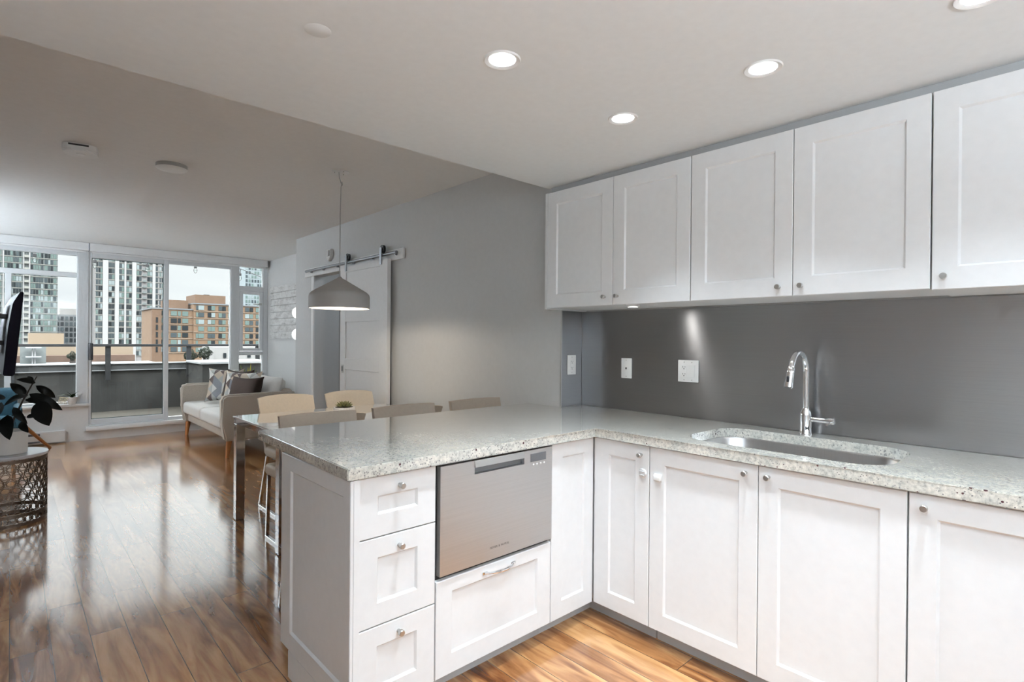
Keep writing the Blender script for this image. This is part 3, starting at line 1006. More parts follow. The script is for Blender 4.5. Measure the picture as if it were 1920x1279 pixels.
FX, FY = 2.645, 0.902
t = thing('kitchen_faucet', 'chrome gooseneck kitchen faucet behind the sink', 'faucet', (FX, FY, 0.914))
part('body', lathe(B(), [(0.027, 0.0005), (0.027, 0.004), (0.0245, 0.008), (0.0245, 0.085), (0.022, 0.10), (0.0135, 0.112), (0.0125, 0.12)], (FX, FY, 0.914), 32), CHROME, t)
R_ = 0.088
pts = [(FX, FY, 1.03), (FX, FY, 1.12), (FX, FY, 1.195)]
for k in range(1, 13):
    a = pi * k / 12 * 0.93
    pts.append((FX - R_ + R_ * cos(a), FY, 1.195 + R_ * sin(a)))
part('spout', tube(B(), pts, 0.0122, 18), CHROME, t)
p1 = Vector(pts[-1])
dd = (Vector(pts[-1]) - Vector(pts[-2])).normalized()
sh = part('spray_head', tube(B(), [p1 - dd * 0.004, p1 + dd * 0.002, p1 + dd * 0.02, p1 + dd * 0.075, p1 + dd * 0.085], [0.0135, 0.0155, 0.0155, 0.0168, 0.0165], 20), CHROME, t)
c_ = p1 + dd * 0.045
part('spray_button', box(B(), c_.x - 0.024, c_.x - 0.0155, FY - 0.005, FY + 0.005, c_.z - 0.012, c_.z + 0.012, 0.002, 1), BLACK, sh)
hd = part('handle', tube(B(), [(FX, FY - 0.024, 0.984), (FX, FY - 0.09, 0.984), (FX, FY - 0.092, 0.984), (FX, FY - 0.116, 0.984), (FX, FY - 0.118, 0.984)], [0.0125, 0.0125, 0.0155, 0.0155, 0.013], 20), CHROME, t)
part('lever', tube(B(), [(FX - 0.006, FY - 0.104, 0.975), (FX - 0.03, FY - 0.104, 0.97), (FX - 0.052, FY - 0.104, 0.972)], [0.005, 0.0045, 0.0055], 12), CHROME, hd)
# small M mark on the base, on a dark diamond, facing the sink
ang = radians(215)
cx_, cy_ = FX + 0.0247 * cos(ang), FY + 0.0247 * sin(ang)
mo = text_mesh('mark', 'M', 0.022, BLACK, 0.0004, 1.0, 0.0006)
mo.parent = t
mo.location = (cx_ - FX, cy_ - FY, 0.022)
mo.rotation_euler = (pi / 2, 0, ang + pi / 2)


# wall plates (local: front faces -Y)
def plate(name, label, cat, loc, rz, w_, h_, kind):
    t = thing(name, label, cat, loc, rz, group='white wall plates on the backsplash')
    obj('cover', box(B(), -w_ / 2, w_ / 2, -0.006, 0.0, -h_ / 2, h_ / 2, 0.002, 2), WPLAST, t)

    def rec(cx):
        obj('insert', box(B(), cx - 0.0165, cx + 0.0165, -0.0078, -0.0061, -0.033, 0.033, 0.001, 1), WPLAST, t)
        for zc in (-0.019, 0.019):
            bm = B()
            box(bm, cx - 0.0075, cx - 0.0052, -0.0084, -0.0079, zc - 0.001, zc + 0.007)
            box(bm, cx + 0.0052, cx + 0.0075, -0.0084, -0.0079, zc, zc + 0.006)
            lathe(bm, [(0.0028, 0.0079), (0.0028, 0.0084)], (cx, 0, zc - 0.007), 10, axis='Y')
            obj('slots', bm, SLOT, t)

    def screws(cx):
        for s in (-1, 1):
            obj('screw', lathe(B(), [(0.003, 0.0061), (0.003, 0.0068)], (cx, 0, s * 0.048), 10, axis='Y'), NICKEL, t)
    if kind == 'outlet':
        rec(0); screws(0)
    elif kind == 'jack':
        obj('insert', lathe(B(), [(0.011, 0.0061), (0.011, 0.0075)], (0, 0, 0), 20, axis='Y'), WPLAST, t)
        obj('socket', box(B(), -0.0045, 0.0045, -0.0084, -0.0076, -0.006, 0.005), SLOT, t)
        screws(0)
    else:
        rec(-0.023); screws(-0.023); screws(0.023)
        obj('rocker_switch', box(B(), 0.0065, 0.0395, -0.0095, -0.0061, -0.033, 0.033, 0.0025, 2), WPLAST, t)
    return t


plate('wall_outlet', 'white outlet on the short dark steel return by the grey wall', 'outlet', (2.6, 2.2643, 1.174), 0, 0.078, 0.122, 'outlet')
plate('phone_jack', 'narrow white wall plate with one small jack', 'wall plate', (2.7043, 1.917, 1.165), -pi / 2, 0.072, 0.118, 'jack')
plate('outlet_switch', 'wide white wall plate with outlet and rocker switch', 'outlet', (2.7043, 1.515, 1.167), -pi / 2, 0.12, 0.118, 'double')

# ------------------------------------------------------------------ barn door
t = thing('barn_door', 'white panelled sliding barn door on the grey wall', 'door', (2.45, 4.8, 0.02))
bm = B()
tt = bmesh.new()
YD0, YD1 = 4.285, 5.215
xd = 2.445


def dbox(y0, y1, z0, z1, xx0=xd, xx1=xd + 0.036):
    box(bm, xx0, xx1, y0, y1, z0, z1, 0.0015, 1)


dbox(YD0, YD0 + 0.135, 0.02, 2.04)
dbox(YD1 - 0.115, YD1, 0.02, 2.04)
dbox(YD0 + 0.135, YD1 - 0.115, 1.985, 2.04)
dbox(YD0 + 0.135, YD1 - 0.115, 1.49, 1.625)
dbox(YD0 + 0.135, YD1 - 0.115, 1.02, 1.13)
dbox(YD0 + 0.135, YD1 - 0.115, 0.02, 0.2)
dbox(YD0 + 0.13, YD1 - 0.11, 0.1, 2.0, xd + 0.011, xd + 0.03)
part('leaf', bm, mat('door_paint', (0.82, 0.825, 0.83), 0.4), t, 20)
pl = part('pull', box(B(), xd - 0.004, xd - 0.0002, 5.135, 5.175, 0.985, 1.065, 0.001, 1), NICKEL, t)
part('recess', box(B(), xd - 0.006, xd - 0.0042, 5.145, 5.165, 1.0, 1.05, 0.0005, 1), BLACK, pl)
for y in (5.09, 4.40):
    bm = box(B(), xd - 0.008, xd - 0.0005, y - 0.018, y + 0.018, 1.995, 2.15, 0.002, 1)
    hg = part('hanger', bm, RAILS, t)
    bm = B()
    tt = lathe(bmesh.new(), [(0.012, -0.012), (0.036, -0.012), (0.036, -0.004), (0.029, 0.0), (0.036, 0.004), (0.036, 0.012), (0.012, 0.012)], (0, 0, 0), 28, close=True)
    merge(bm, tt, Matrix.Translation((xd + 0.018, y, 2.137)) @ Matrix.Rotation(pi / 2, 4, 'Y'))
    part('wheel', bm, BLACK, hg)
t = thing('barn_door_rail', 'grey steel rail carrying the barn door', 'rail', (2.46, 5.15, 2.08))
part('track', tube(B(), [(xd + 0.018, 4.16, 2.085), (xd + 0.018, 6.14, 2.085)], 0.0135, 14), RAILS, t)
for y in (4.2, 4.62, 5.0, 5.35, 5.7, 6.02):
    part('standoff', tube(B(), [(xd + 0.02, y, 2.072), (XG - 0.021, y, 2.072)], 0.011, 12), RAILS, t)
bm = B()
box(bm, XG - 0.02, XG - 0.0005, 4.10, 6.24, 2.025, 2.12, 0.003, 1)
box(bm, XG - 0.018, XG - 0.0005, 5.99, 6.06, 0.0, 2.0245, 0.003, 1)
struct('trim_5', bm, TRIM, 'white backing board and side casing of the barn door opening')
t = thing('fire_alarm', 'small off-white alarm sounder high on the grey wall', 'alarm', (XG, 5.58, 2.21))
bm = B()
sh_ = [(-0.06, 0.06), (0.06, 0.06), (0.062, 0.0), (0.035, -0.05), (0.0, -0.068), (-0.035, -0.05), (-0.062, 0.0)]
tt = bmesh.new()
prism(tt, sh_, 0.0, 0.035)
bmesh.ops.bevel(tt, geom=list(tt.edges), offset=0.006, segments=2, affect='EDGES')
merge(bm, tt, Matrix.Translation((XG - 0.0005, 5.58, 2.215)) @ Matrix(((0, 0, -1, 0), (-1, 0, 0, 0), (0, 1, 0, 0), (0, 0, 0, 1))))
part('case', bm, mat('alarm_case', (0.70, 0.69, 0.66), 0.5), t)
part('lens', box(B(), XG - 0.046, XG - 0.036, 5.55, 5.61, 2.20, 2.26, 0.004, 2), CLEAR, t)

# ------------------------------------------------------------------ ceiling devices
t = thing('smoke_detector', 'rounded square white smoke detector with dark slot, left of the other', 'detector', (0.315, 4.33, ZL), radians(-12))
bm = prism(B(), rrect(-0.085, 0.085, -0.085, 0.085, 0.05), -0.045, -0.001)
bmesh.ops.bevel(bm, geom=[e for e in bm.edges if abs(e.verts[0].co.z - e.verts[1].co.z) < 1e-5 and e.verts[0].co.z < -0.04], offset=0.012, segments=3, affect='EDGES')
obj('case', bm, WPLAST, t)
obj('vent', box(B(), -0.05, 0.05, -0.0875, -0.0855, -0.016, -0.006, 0.0005, 1), SLOT, t)
obj('button', lathe(B(), [(0.022, -0.049), (0.024, -0.047), (0.024, -0.0455)], (0, 0.0, 0), 24), mat('button_white', (0.9, 0.9, 0.9), 0.3), t)
t = thing('smoke_detector', 'flat round white smoke detector on the living room ceiling', 'detector', (0.805, 4.335, ZL))
obj('base', lathe(B(), [(0.094, -0.026), (0.094, -0.001)], (0, 0, 0), 40), mat('detector_rim', (0.42, 0.41, 0.39), 0.5), t)
obj('cover', lathe(B(), [(0.02, -0.037), (0.06, -0.036), (0.088, -0.032), (0.096, -0.0262)], (0, 0, 0), 40), WPLAST, t)

# ------------------------------------------------------------------ pendant
PX, PY = 1.71, 3.66
t = thing('pendant_lamp', 'pale dome pendant lamp hanging over the dining table', 'pendant lamp', (PX, PY, 1.54))
cp = part('canopy', lathe(B(), [(0.058, -0.006), (0.06, -0.004), (0.06, -0.0005)], (PX, PY, ZL), 32), TRIM, t)
for k in range(3):
    a = k * 2.09 + 0.6
    part('screw', lathe(B(), [(0.004, -0.012), (0.004, -0.0062)], (PX + 0.04 * cos(a), PY + 0.04 * sin(a), ZL), 8), NICKEL, cp)
bm = B()
tube(bm, [(PX - 0.012, PY, ZL - 0.007), (PX - 0.006, PY, ZL - 0.05), (PX + 0.012, PY, ZL - 0.1), (PX + 0.016, PY, ZL - 0.085), (PX + 0.006, PY, ZL - 0.075)], 0.0035, 8)
tube(bm, [(PX + 0.012, PY, ZL - 0.07), (PX + 0.004, PY, ZL - 0.11), (PX + 0.004, PY, ZL - 0.14), (PX, PY, 2.2), (PX, PY, 1.77)], 0.0032, 8)
part('cord', bm, mat('grey_cord', (0.42, 0.41, 0.40), 0.6), t)
prof = [(0.207, 0.0), (0.208, 0.03), (0.2075, 0.082), (0.203, 0.099), (0.190, 0.113), (0.172, 0.125), (0.10, 0.167), (0.03, 0.208), (0.012, 0.218), (0.010, 0.226)]
inner = [(r - 0.004 if r > 0.02 else r - 0.005, h - 0.005 if h > 0.001 else h) for r, h in prof[::-1]]
part('shade', lathe(B(), prof + [(0.004, 0.226)] , (PX, PY, 1.54), 64, close=False) if False else lathe(B(), prof + inner[2:], (PX, PY, 1.54), 64, close=True), SHADE, t, 30)
part('socket', tube(B(), [(PX, PY, 1.745), (PX, PY, 1.69)], 0.018, 16), WPLAST, t)
part('bulb', lathe(B(), [(0.012, 0.06), (0.018, 0.045), (0.032, 0.02), (0.034, 0.0), (0.026, -0.02), (0.008, -0.03)], (PX, PY, 1.63), 24), BULB, t)
l = bpy.data.lights.new('bulb_light', 'POINT')
l.energy = 11
l.color = (1, 0.86, 0.68)
l.shadow_soft_size = 0.035
lo = bpy.data.objects.new('bulb_light', l)
COL.objects.link(lo)
lo.parent = t
lo.location = (0, 0, 0.045)

# ------------------------------------------------------------------ dining table and chairs
TX0, TX1, TY0, TY1 = 1.193, 2.43, 3.37, 4.295
t = thing('dining_table', 'white glass-topped dining table with square chrome legs', 'table', ((TX0 + TX1) / 2, (TY0 + TY1) / 2, 0))
part('table_top', box(B(), TX0, TX1, TY0, TY1, 0.742, 0.755, 0.002, 1), TGLASS, t)
bm = B()
g = 0.006
for a in ((TX0 + g, TX1 - g, TY0 + g, TY0 + g + 0.05), (TX0 + g, TX1 - g, TY1 - g - 0.05, TY1 - g), (TX0 + g, TX0 + g + 0.05, TY0 + g + 0.05, TY1 - g - 0.05), (TX1 - g - 0.05, TX1 - g, TY0 + g + 0.05, TY1 - g - 0.05)):
    box(bm, *a, 0.70, 0.7415, 0.002, 1)
part('apron', bm, CHROME, t)
for x in (TX0 + g, TX1 - g - 0.06):
    for y in (TY0 + g, TY1 - g - 0.06):
        lg = part('leg', box(B(), x, x + 0.06, y, y + 0.06, 0.006, 0.6995, 0.002, 1), CHROME, t)
        part('foot_pad', box(B(), x + 0.004, x + 0.056, y + 0.004, y + 0.056, 0.0, 0.0058), BLACK, lg)


def chair(ztop, mback, w_=0.44):
    """front faces -Y, back at +Y"""
    h = w_ / 2
    t = thing('dining_chair', '', 'chair', (0, 0, 0))
    sb = box(B(), -h + 0.005, h - 0.005, -0.22, 0.2, 0.42, 0.495, 0.025, 4)
    obj('seat', sb, LEATHER, t)
    bm = B()
    n, mrow = 14, 8
    th = 0.05
    g = [[], []]
    for s in (0, 1):
        for i in range(n + 1):
            a = -1 + 2 * i / n
            row = []
            for j in range(mrow + 1):
                v = j / mrow
                top = ztop - 0.016 * a * a - 0.004 * abs(a) ** 10
                z = 0.44 + (top - 0.44) * v
                y = 0.205 + 0.16 * v ** 1.3 - 0.03 * a * a
                tw = th * (1 - 0.45 * v) * (1 if abs(a) < 0.95 else 0.75)
                row.append(bm.verts.new((a * (h - 0.012 * (1 - v)), y + (tw if s else 0), z)))
            g[s].append(row)
    for i in range(n):
        for j in range(mrow):
            bm.faces.new((g[0][i][j], g[0][i + 1][j], g[0][i + 1][j + 1], g[0][i][j + 1]))
            bm.faces.new((g[1][i][j + 1], g[1][i + 1][j + 1], g[1][i + 1][j], g[1][i][j]))
    for i in range(n):
        bm.faces.new((g[0][i][mrow], g[0][i + 1][mrow], g[1][i + 1][mrow], g[1][i][mrow]))
        bm.faces.new((g[0][i + 1][0], g[0][i][0], g[1][i][0], g[1][i + 1][0]))
    for j in range(mrow):
        bm.faces.new((g[0][0][j], g[0][0][j + 1], g[1][0][j + 1], g[1][0][j]))
        bm.faces.new((g[0][n][j + 1], g[0][n][j], g[1][n][j], g[1][n][j + 1]))
    obj('backrest', bm, mback, t, 50)
    for s in (-1, 1):
        x = s * (h - 0.02)

        def bar(p, q):
            bm2 = B()
            tube(bm2, [p, q], 0.0145, 4, square=True)
            return bm2
        obj('leg', bar((x, -0.17, 0.425), (x, -0.2, 0.018)), CHROME, t, 20)
        obj('leg', bar((x, 0.17, 0.425), (x, 0.33, 0.018)), CHROME, t, 20)
        obj('runner', box(B(), x - 0.011, x + 0.011, -0.21, 0.34, 0.0, 0.018, 0.002, 1), CHROME, t, 20)
    obj('crossbar', box(B(), -h + 0.032, h - 0.032, 0.11, 0.13, 0.395, 0.415, 0.002, 1), CHROME, t, 20)
    return t


far = chair(0.868, LEATHER)
CHAIRS = [(1.645, 4.145, 0, 'cream leather dining chair on the far side of the table, nearest the sofa'),
          (2.19, 4.145, 0, 'cream leather dining chair behind the small succulent, by the barn door'),
          (1.455, 3.545, pi, 'dining chair backing onto the peninsula, behind the leftmost counter stool'),
          (2.055, 3.545, pi, 'dining chair backing onto the peninsula, behind the middle counter stool')]
for k, (x, y, rz, lab) in enumerate(CHAIRS):
    c = far if k == 0 else copy_tree(far)
    c.location = (x, y, 0)
    c.rotation_euler = (0, 0, rz)
    tag(c, lab, 'chair', 'chairs around the dining table')


def stool():
    """counter stool, faces -Y"""
    t = thing('counter_stool', '', 'stool', (0, 0, 0))
    h = 0.205
    obj('seat', box(B(), -h + 0.004, h - 0.004, -0.19, 0.19, 0.60, 0.665, 0.022, 4), LEATHB, t)
    bm = B()
    n, mrow = 14, 6
    g = [[], []]
    for q in (0, 1):
        for i in range(n + 1):
            a = -1 + 2 * i / n
            row = []
            for j in range(mrow + 1):
                v = j / mrow
                z = 0.63 + (0.941 - 0.004 * a * a - 0.63) * v
                y = 0.192 + 0.075 * v - 0.012 * a * a
                row.append(bm.verts.new((a * (h - 0.008 * (1 - v)), y + (0.038 * (1 - 0.3 * v) if q else 0), z)))
            g[q].append(row)
    for i in range(n):
        for j in range(mrow):
            bm.faces.new((g[0][i][j], g[0][i + 1][j], g[0][i + 1][j + 1], g[0][i][j + 1]))
            bm.faces.new((g[1][i][j + 1], g[1][i + 1][j + 1], g[1][i + 1][j], g[1][i][j]))
        bm.faces.new((g[0][i][mrow], g[0][i + 1][mrow], g[1][i + 1][mrow], g[1][i][mrow]))
        bm.faces.new((g[0][i + 1][0], g[0][i][0], g[1][i][0], g[1][i + 1][0]))
    for j in range(mrow):
        bm.faces.new((g[0][0][j], g[0][0][j + 1], g[1][0][j + 1], g[1][0][j]))
        bm.faces.new((g[0][n][j + 1], g[0][n][j], g[1][n][j], g[1][n][j + 1]))
    obj('backrest', bm, LEATHB, t, 50)
    for sx in (-1, 1):
        for (ya, yb) in ((-0.16, -0.19), (0.17, 0.225)):
            obj('leg', tube(B(), [(sx * (h - 0.03), ya, 0.605), (sx * (h + 0.0), yb, 0.004)], 0.012, 4, square=True), CHROME, t, 20)
    bm = tube(B(), [(-h + 0.012, -0.178, 0.22), (h - 0.012, -0.178, 0.22)], 0.01, 4, square=True)
    obj('footrest', bm, CHROME, t, 20)
    return t


st = stool()
STOOLS = [(1.185, 'taupe counter stool at the peninsula, leftmost of three'), (1.70, 'taupe counter stool at the peninsula, in the middle of three'), (2.235, 'taupe counter stool at the peninsula, closest to the grey wall')]
for k, (x, lab) in enumerate(STOOLS):
    c = st if k == 0 else copy_tree(st)
    c.location = (x, 2.505, 0)
    tag(c, lab, 'stool', 'counter stools behind the peninsula')

# succulent
SXc, SYc = 1.885, 3.94
t = thing('potted_succulent', 'small green succulent in a low white ribbed pot on the dining table', 'plant', (SXc, SYc, 0.7555))
bm = B()
n = 48
prof = [(0.066, 0.0), (0.076, 0.012), (0.078, 0.046), (0.072, 0.046), (0.068, 0.036)]
rings = []
for r, h in prof:
    rings.append([bm.verts.new((SXc + (r + (0.0016 if k % 2 else -0.0016)) * cos(2 * pi * k / n), SYc + (r + (0.0016 if k % 2 else -0.0016)) * sin(2 * pi * k / n), 0.7555 + h)) for k in range(n)])
for a, b_ in zip(rings, rings[1:]):
    for k in range(n):
        bm.faces.new((a[k], a[(k + 1) % n], b_[(k + 1) % n], b_[k]))
bm.faces.new(rings[0][::-1])
part('pot', bm, CERAM, t)
part('soil', lathe(B(), [(0.066, 0.034), (0.066, 0.046), (0.03, 0.05)], (SXc, SYc, 0.7555), 24), SOIL, t)
bm = B()
for ring, (cnt, ln, el) in enumerate(((9, 0.062, 0.25), (9, 0.058, 0.6), (7, 0.05, 0.95), (5, 0.04, 1.25))):
    for k in range(cnt):
        a = 2 * pi * k / cnt + ring * 0.4
        b0 = Vector((SXc + 0.006 * cos(a), SYc + 0.006 * sin(a), 0.805))
        tip = b0 + Vector((cos(a) * cos(el), sin(a) * cos(el), sin(el))) * ln
        mid = b0.lerp(tip, 0.55) + Vector((0, 0, -0.004))
        tube(bm, [b0, mid, tip], [0.006, 0.0095, 0.0012], 6)
part('rosette', bm, LEAFS, t)

# ------------------------------------------------------------------ sofa and cushions
SX_, SXb, SYn, SYf = 1.70, 2.495, 6.46, 8.46
t = thing('sofa', 'oatmeal fabric two-seat sofa with slim arms and teak legs', 'sofa', (2.1, 7.46, 0))


def rbox(x0, x1, y0, y1, z0, z1, b_, s=4):
    return box(B(), x0, x1, y0, y1, z0, z1, b_, s)


part('seat_base', rbox(SX_ + 0.06, SXb - 0.02, SYn + 0.1, SYf - 0.1, 0.19, 0.30, 0.02), SOFA, t)
for y0 in (SYn, SYf - 0.11):
    bm = B()
    tt = bmesh.new()
    # arm: tapered slab, slightly lower front lip
    prof = [(SX_ + 0.02, 0.185), (SX_ - 0.01, 0.40), (SX_ - 0.02, 0.66), (SX_ + 0.03, 0.695), (SXb - 0.04, 0.70), (SXb, 0.68), (SXb - 0.01, 0.185)]
    b0 = [tt.verts.new((x, y0, z)) for x, z in prof]
    b1 = [tt.verts.new((x, y0 + 0.11, z)) for x, z in prof]
    tt.faces.new(b0)
    tt.faces.new(b1[::-1])
    for i in range(len(prof)):
        tt.faces.new((b0[i], b0[(i + 1) % len(prof)], b1[(i + 1) % len(prof)], b1[i]))
    bmesh.ops.bevel(tt, geom=list(tt.edges), offset=0.022, segments=3, affect='EDGES', clamp_overlap=True)
    merge(bm, tt)
    part('arm', bm, SOFA, t, 60)
part('backrest', rbox(SXb - 0.14, SXb - 0.005, SYn + 0.111, SYf - 0.111, 0.305, 0.72, 0.04), SOFA, t, 60)
ym = (SYn + SYf) / 2
for ya, yb in ((SYn + 0.113, ym - 0.003), (ym + 0.003, SYf - 0.113)):
    part('seat_cushion', rbox(SX_ - 0.005, SXb - 0.15, ya, yb, 0.302, 0.462, 0.045, 5), SOFAC, t, 60)
    bm = B()
    pillow(bm, yb - ya - 0.02, 0.40, 0.2, mx=Matrix.Translation((SXb - 0.17, (ya + yb) / 2, 0.655)) @ Matrix.Rotation(radians(14), 4, 'Y') @ Matrix.Rotation(pi / 2, 4, 'Z'), pinch=0.03, pw=0.35)
    part('back_cushion', bm, SOFAC, t, 60)
for x in (SX_ + 0.075, SXb - 0.09):
    for y in (SYn + 0.055, SYf - 0.055):
        dx = -0.02 if x < 2 else 0.02
        part('leg', tube(B(), [(x, y, 0.1845), (x + dx, y, 0.0)], [0.032, 0.019], 14), WOODLEG, t)


def cushion(label, m, loc, size, rot, grp='throw cushions on the sofa', name='throw_cushion'):
    bm = B()
    pillow(bm, size, size, 0.15, pinch=0.22)
    o = obj(name, bm, m, smooth=60)
    o.location = loc
    o.rotation_euler = rot
    tag(o, label, 'cushion', grp)
    return o


cushion('square cushion with grey and white triangle pattern, near the far arm', GEO, (2.10, 7.93, 0.69), 0.46, (radians(-16), 0, radians(-38)))
cushion('dark brown cushion between the two patterned cushions', BROWNF, (2.14, 7.50, 0.70), 0.44, (radians(-14), 0, radians(-62)))
cushion('square cushion with beige and brown triangle pattern, nearer the front arm', GEO, (2.08, 7.13, 0.69), 0.46, (radians(-16), 0, radians(-48)))
cushion('dark brown cushion leaning behind the near sofa arm', BROWNF, (2.03, 6.84, 0.665), 0.42, (radians(-18), 0, radians(-55)))

# wall boards and globe sconce
t = thing('wall_art', 'whitewashed wooden plank panel on the wall by the window', 'wall art', (2.92, 8.05, 1.7))
zz = [1.315 + i * (2.10 - 1.315) / 8 for i in range(9)]
for k in range(8):
    part('board', box(B(), 2.905, 2.929, 7.42, 8.62, zz[k] + 0.002, zz[k + 1] - 0.002, 0.002, 1), SHIP, t, 20)
t = thing('wall_sconce', 'two white globe lamps half hidden by the wall corner', 'wall lamp', (2.9, 7.33, 1.55))
part('back_plate', box(B(), 2.893, 2.9285, 7.31, 7.35, 1.25, 1.75, 0.003, 1), BLACK, t)
for z in (1.665, 1.375):
    ar = part('arm', tube(B(), [(2.893, 7.33, z - 0.115), (2.85, 7.33, z - 0.115), (2.84, 7.33, z - 0.078)], 0.009, 10), BLACK, t)
    prof = [(max(0.004, 0.08 * sin(pi * k / 14)), -0.08 * cos(pi * k / 14)) for k in range(15)]
    part('globe', lathe(B(), prof, (2.84, 7.33, z), 28), GLOBE, ar)

# ------------------------------------------------------------------ left side: drum table, rubber plant, TV, armchair, heater, orchid
DX, DY, DR = -0.012, 5.285, 0.212
t = thing('drum_table', 'round metal drum side table with pierced circle lattice', 'side table', (DX, DY, 0))
part('table_top', lathe(B(), [(DR + 0.004, 0.468), (DR + 0.008, 0.474), (DR + 0.008, 0.486), (DR + 0.004, 0.489)], (DX, DY, 0), 64), TRAYT, t)
for z in (0.452, 0.075, 0.012):
    bm = B()
    lathe(bm, [(DR - 0.004, z - 0.011), (DR + 0.003, z - 0.011), (DR + 0.003, z + 0.011), (DR - 0.004, z + 0.011)], (DX, DY, 0), 64, close=True)
    part('rim', bm, BRONZE, t)


def drum_ring(bm, a0, zc, rr, wd=0.0065, n=14):
    """flat ring wrapped on the drum"""
    o, i_ = [], []
    rows = []
    for rad, dep in ((rr, 0.003), (rr - wd, 0.003), (rr - wd, -0.003), (rr, -0.003)):
        row = []
        for k in range(n):
            th = 2 * pi * k / n
            a = a0 + rad * cos(th) / DR
            row.append(bm.verts.new((DX + (DR + dep) * cos(a), DY + (DR + dep) * sin(a), zc + rad * sin(th))))
        rows.append(row)
    for q in range(4):
        A_, B_ = rows[q], rows[(q + 1) % 4]
        for k in range(n):
            bm.faces.new((A_[k], A_[(k + 1) % n], B_[(k + 1) % n], B_[k]))


def lattice(z0, z1, na, nz):
    bm = B()
    dz = (z1 - z0) / nz
    for i in range(na):
        for j in range(nz):
            a = 2 * pi * (i + 0.5 * (j % 2)) / na
            drum_ring(bm, a, z0 + dz * (j + 0.5), dz * 0.58, 0.0046)
            if j % 2 == 0:
                drum_ring(bm, a + pi / na, z0 + dz * (j + 0.5), dz * 0.26, 0.0032, 10)
    return bm


part('lattice', lattice(0.088, 0.44, 21, 7), BRONZE, t, 30)
part('base_lattice', lattice(0.024, 0.064, 30, 1), BRONZE, t, 30)

t = thing('rubber_plant', 'dark-leaved rubber plant in a white pot on the drum table', 'plant', (DX, DY - 0.02, 0.4895))
px_, py_ = DX, DY - 0.02
part('pot', lathe(B(), [(0.100, 0.0), (0.104, 0.004), (0.106, 0.158), (0.104, 0.161), (0.099, 0.158), (0.097, 0.13)], (px_, py_, 0.4895), 48), CERAM, t)
part('soil', lathe(B(), [(0.095, 0.125), (0.096, 0.135), (0.03, 0.142)], (px_, py_, 0.4895), 24), SOIL, t)
bm = B()
tube(bm, [(px_, py_, 0.62), (px_ + 0.03, py_, 0.74), (px_ + 0.08, py_ - 0.01, 0.87), (px_ + 0.13, py_, 0.985), (px_ + 0.15, py_, 1.03)], [0.008, 0.007, 0.006, 0.004, 0.003], 8)
tube(bm, [(px_ - 0.02, py_ + 0.02, 0.62), (px_ - 0.05, py_ + 0.03, 0.75), (px_ - 0.08, py_ + 0.02, 0.88)], [0.007, 0.005, 0.003], 8)
part('stem', bm, STEM, t)
bm = B()
LV = [((0.150, 0.0, 0.985), (0.045, -0.03, 1.015), 0.045, 0.10), ((0.150, 0.0, 0.965), (0.262, 0.02, 0.865), 0.055, 0.22), ((0.10, 0.02, 0.90), (0.012, 0.05, 0.985), 0.062, 0.12),
      ((0.115, 0.01, 0.905), (0.300, -0.03, 0.775), 0.075, 0.16), ((0.17, -0.06, 0.858), (0.222, -0.10, 0.675), 0.125, 0.12), ((0.11, -0.02, 0.90), (-0.02, -0.08, 0.835), 0.05, 0.15),
      ((-0.03, -0.05, 0.86), (-0.10, -0.09, 0.70), 0.115, 0.12), ((0.0, -0.06, 0.77), (0.012, -0.115, 0.60), 0.09, 0.12), ((0.03, -0.04, 0.82), (0.105, -0.09, 0.70), 0.05, 0.2),
      ((-0.01, -0.03, 0.89), (-0.08, -0.06, 0.895), 0.05, 0.05), ((0.07, -0.03, 0.71), (0.11, -0.08, 0.635), 0.05, 0.15), ((0.135, 0.0, 1.0), (0.105, 0.0, 1.035), 0.03, 0.05),
      ((0.09, 0.04, 0.86), (0.24, 0.12, 0.80), 0.06, 0.15), ((-0.05, 0.03, 0.86), (-0.16, 0.08, 0.92), 0.06, 0.1), ((-0.04, 0.02, 0.78), (-0.15, 0.0, 0.70), 0.07, 0.15), ((0.02, 0.03, 0.75), (0.10, 0.12, 0.72), 0.05, 0.15),
      ((0.10, 0.0, 0.74), (0.165, -0.03, 0.745), 0.035, 0.1)]
for b0, tp, wd, dr_ in LV:
    b0 = Vector(b0) + Vector((px_ - 0.005, py_, 0))
    tp = Vector(tp) + Vector((px_ - 0.005, py_, 0))
    leaf(bm, b0, tp, wd, dr_, up=Vector((-0.45, -0.75, 0.5)), fold=0.18)
part('foliage', bm, LEAFD, t, 80)

# television on a swing arm
t = thing('television', 'black flat television on a wall arm, seen edge-on', 'television', (0.02, 5.9, 1.35), 0)
mxT = Matrix.Translation((0.014, 5.42, 1.345)) @ Matrix.Rotation(radians(4.5), 4, 'Y') @ Matrix.Rotation(radians(3), 4, 'Z')
bm = B()
tt = bmesh.new()
pr = [(0.028, -0.315), (0.028, 0.315), (0.012, 0.315), (-0.024, 0.22), (-0.034, 0.05), (-0.034, -0.315)]
a0 = [tt.verts.new((x, 0.0, z)) for x, z in pr]
a1 = [tt.verts.new((x, 1.08, z)) for x, z in pr]
tt.faces.new(a0)
tt.faces.new(a1[::-1])
for i in range(len(pr)):
    tt.faces.new((a0[i], a0[(i + 1) % 6], a1[(i + 1) % 6], a1[i]))
bmesh.ops.bevel(tt, geom=list(tt.edges), offset=0.006, segments=2, affect='EDGES')
merge(bm, tt, mxT)
part('casing', bm, TVB, t)
bm = B()
merge(bm, box(bmesh.new(), 0.0285, 0.032, 0.012, 1.068, -0.3, 0.303, 0.001, 1), mxT)
part('screen', bm, TVS, t)
bm = B()
tt = box(bmesh.new(), -0.09, -0.075, 0.35, 0.73, -0.17, 0.24, 0.004, 1)
for zc in (0.13, -0.08):
    box(tt, -0.076, -0.03, 0.42, 0.66, zc - 0.018, zc + 0.018, 0.003, 1)
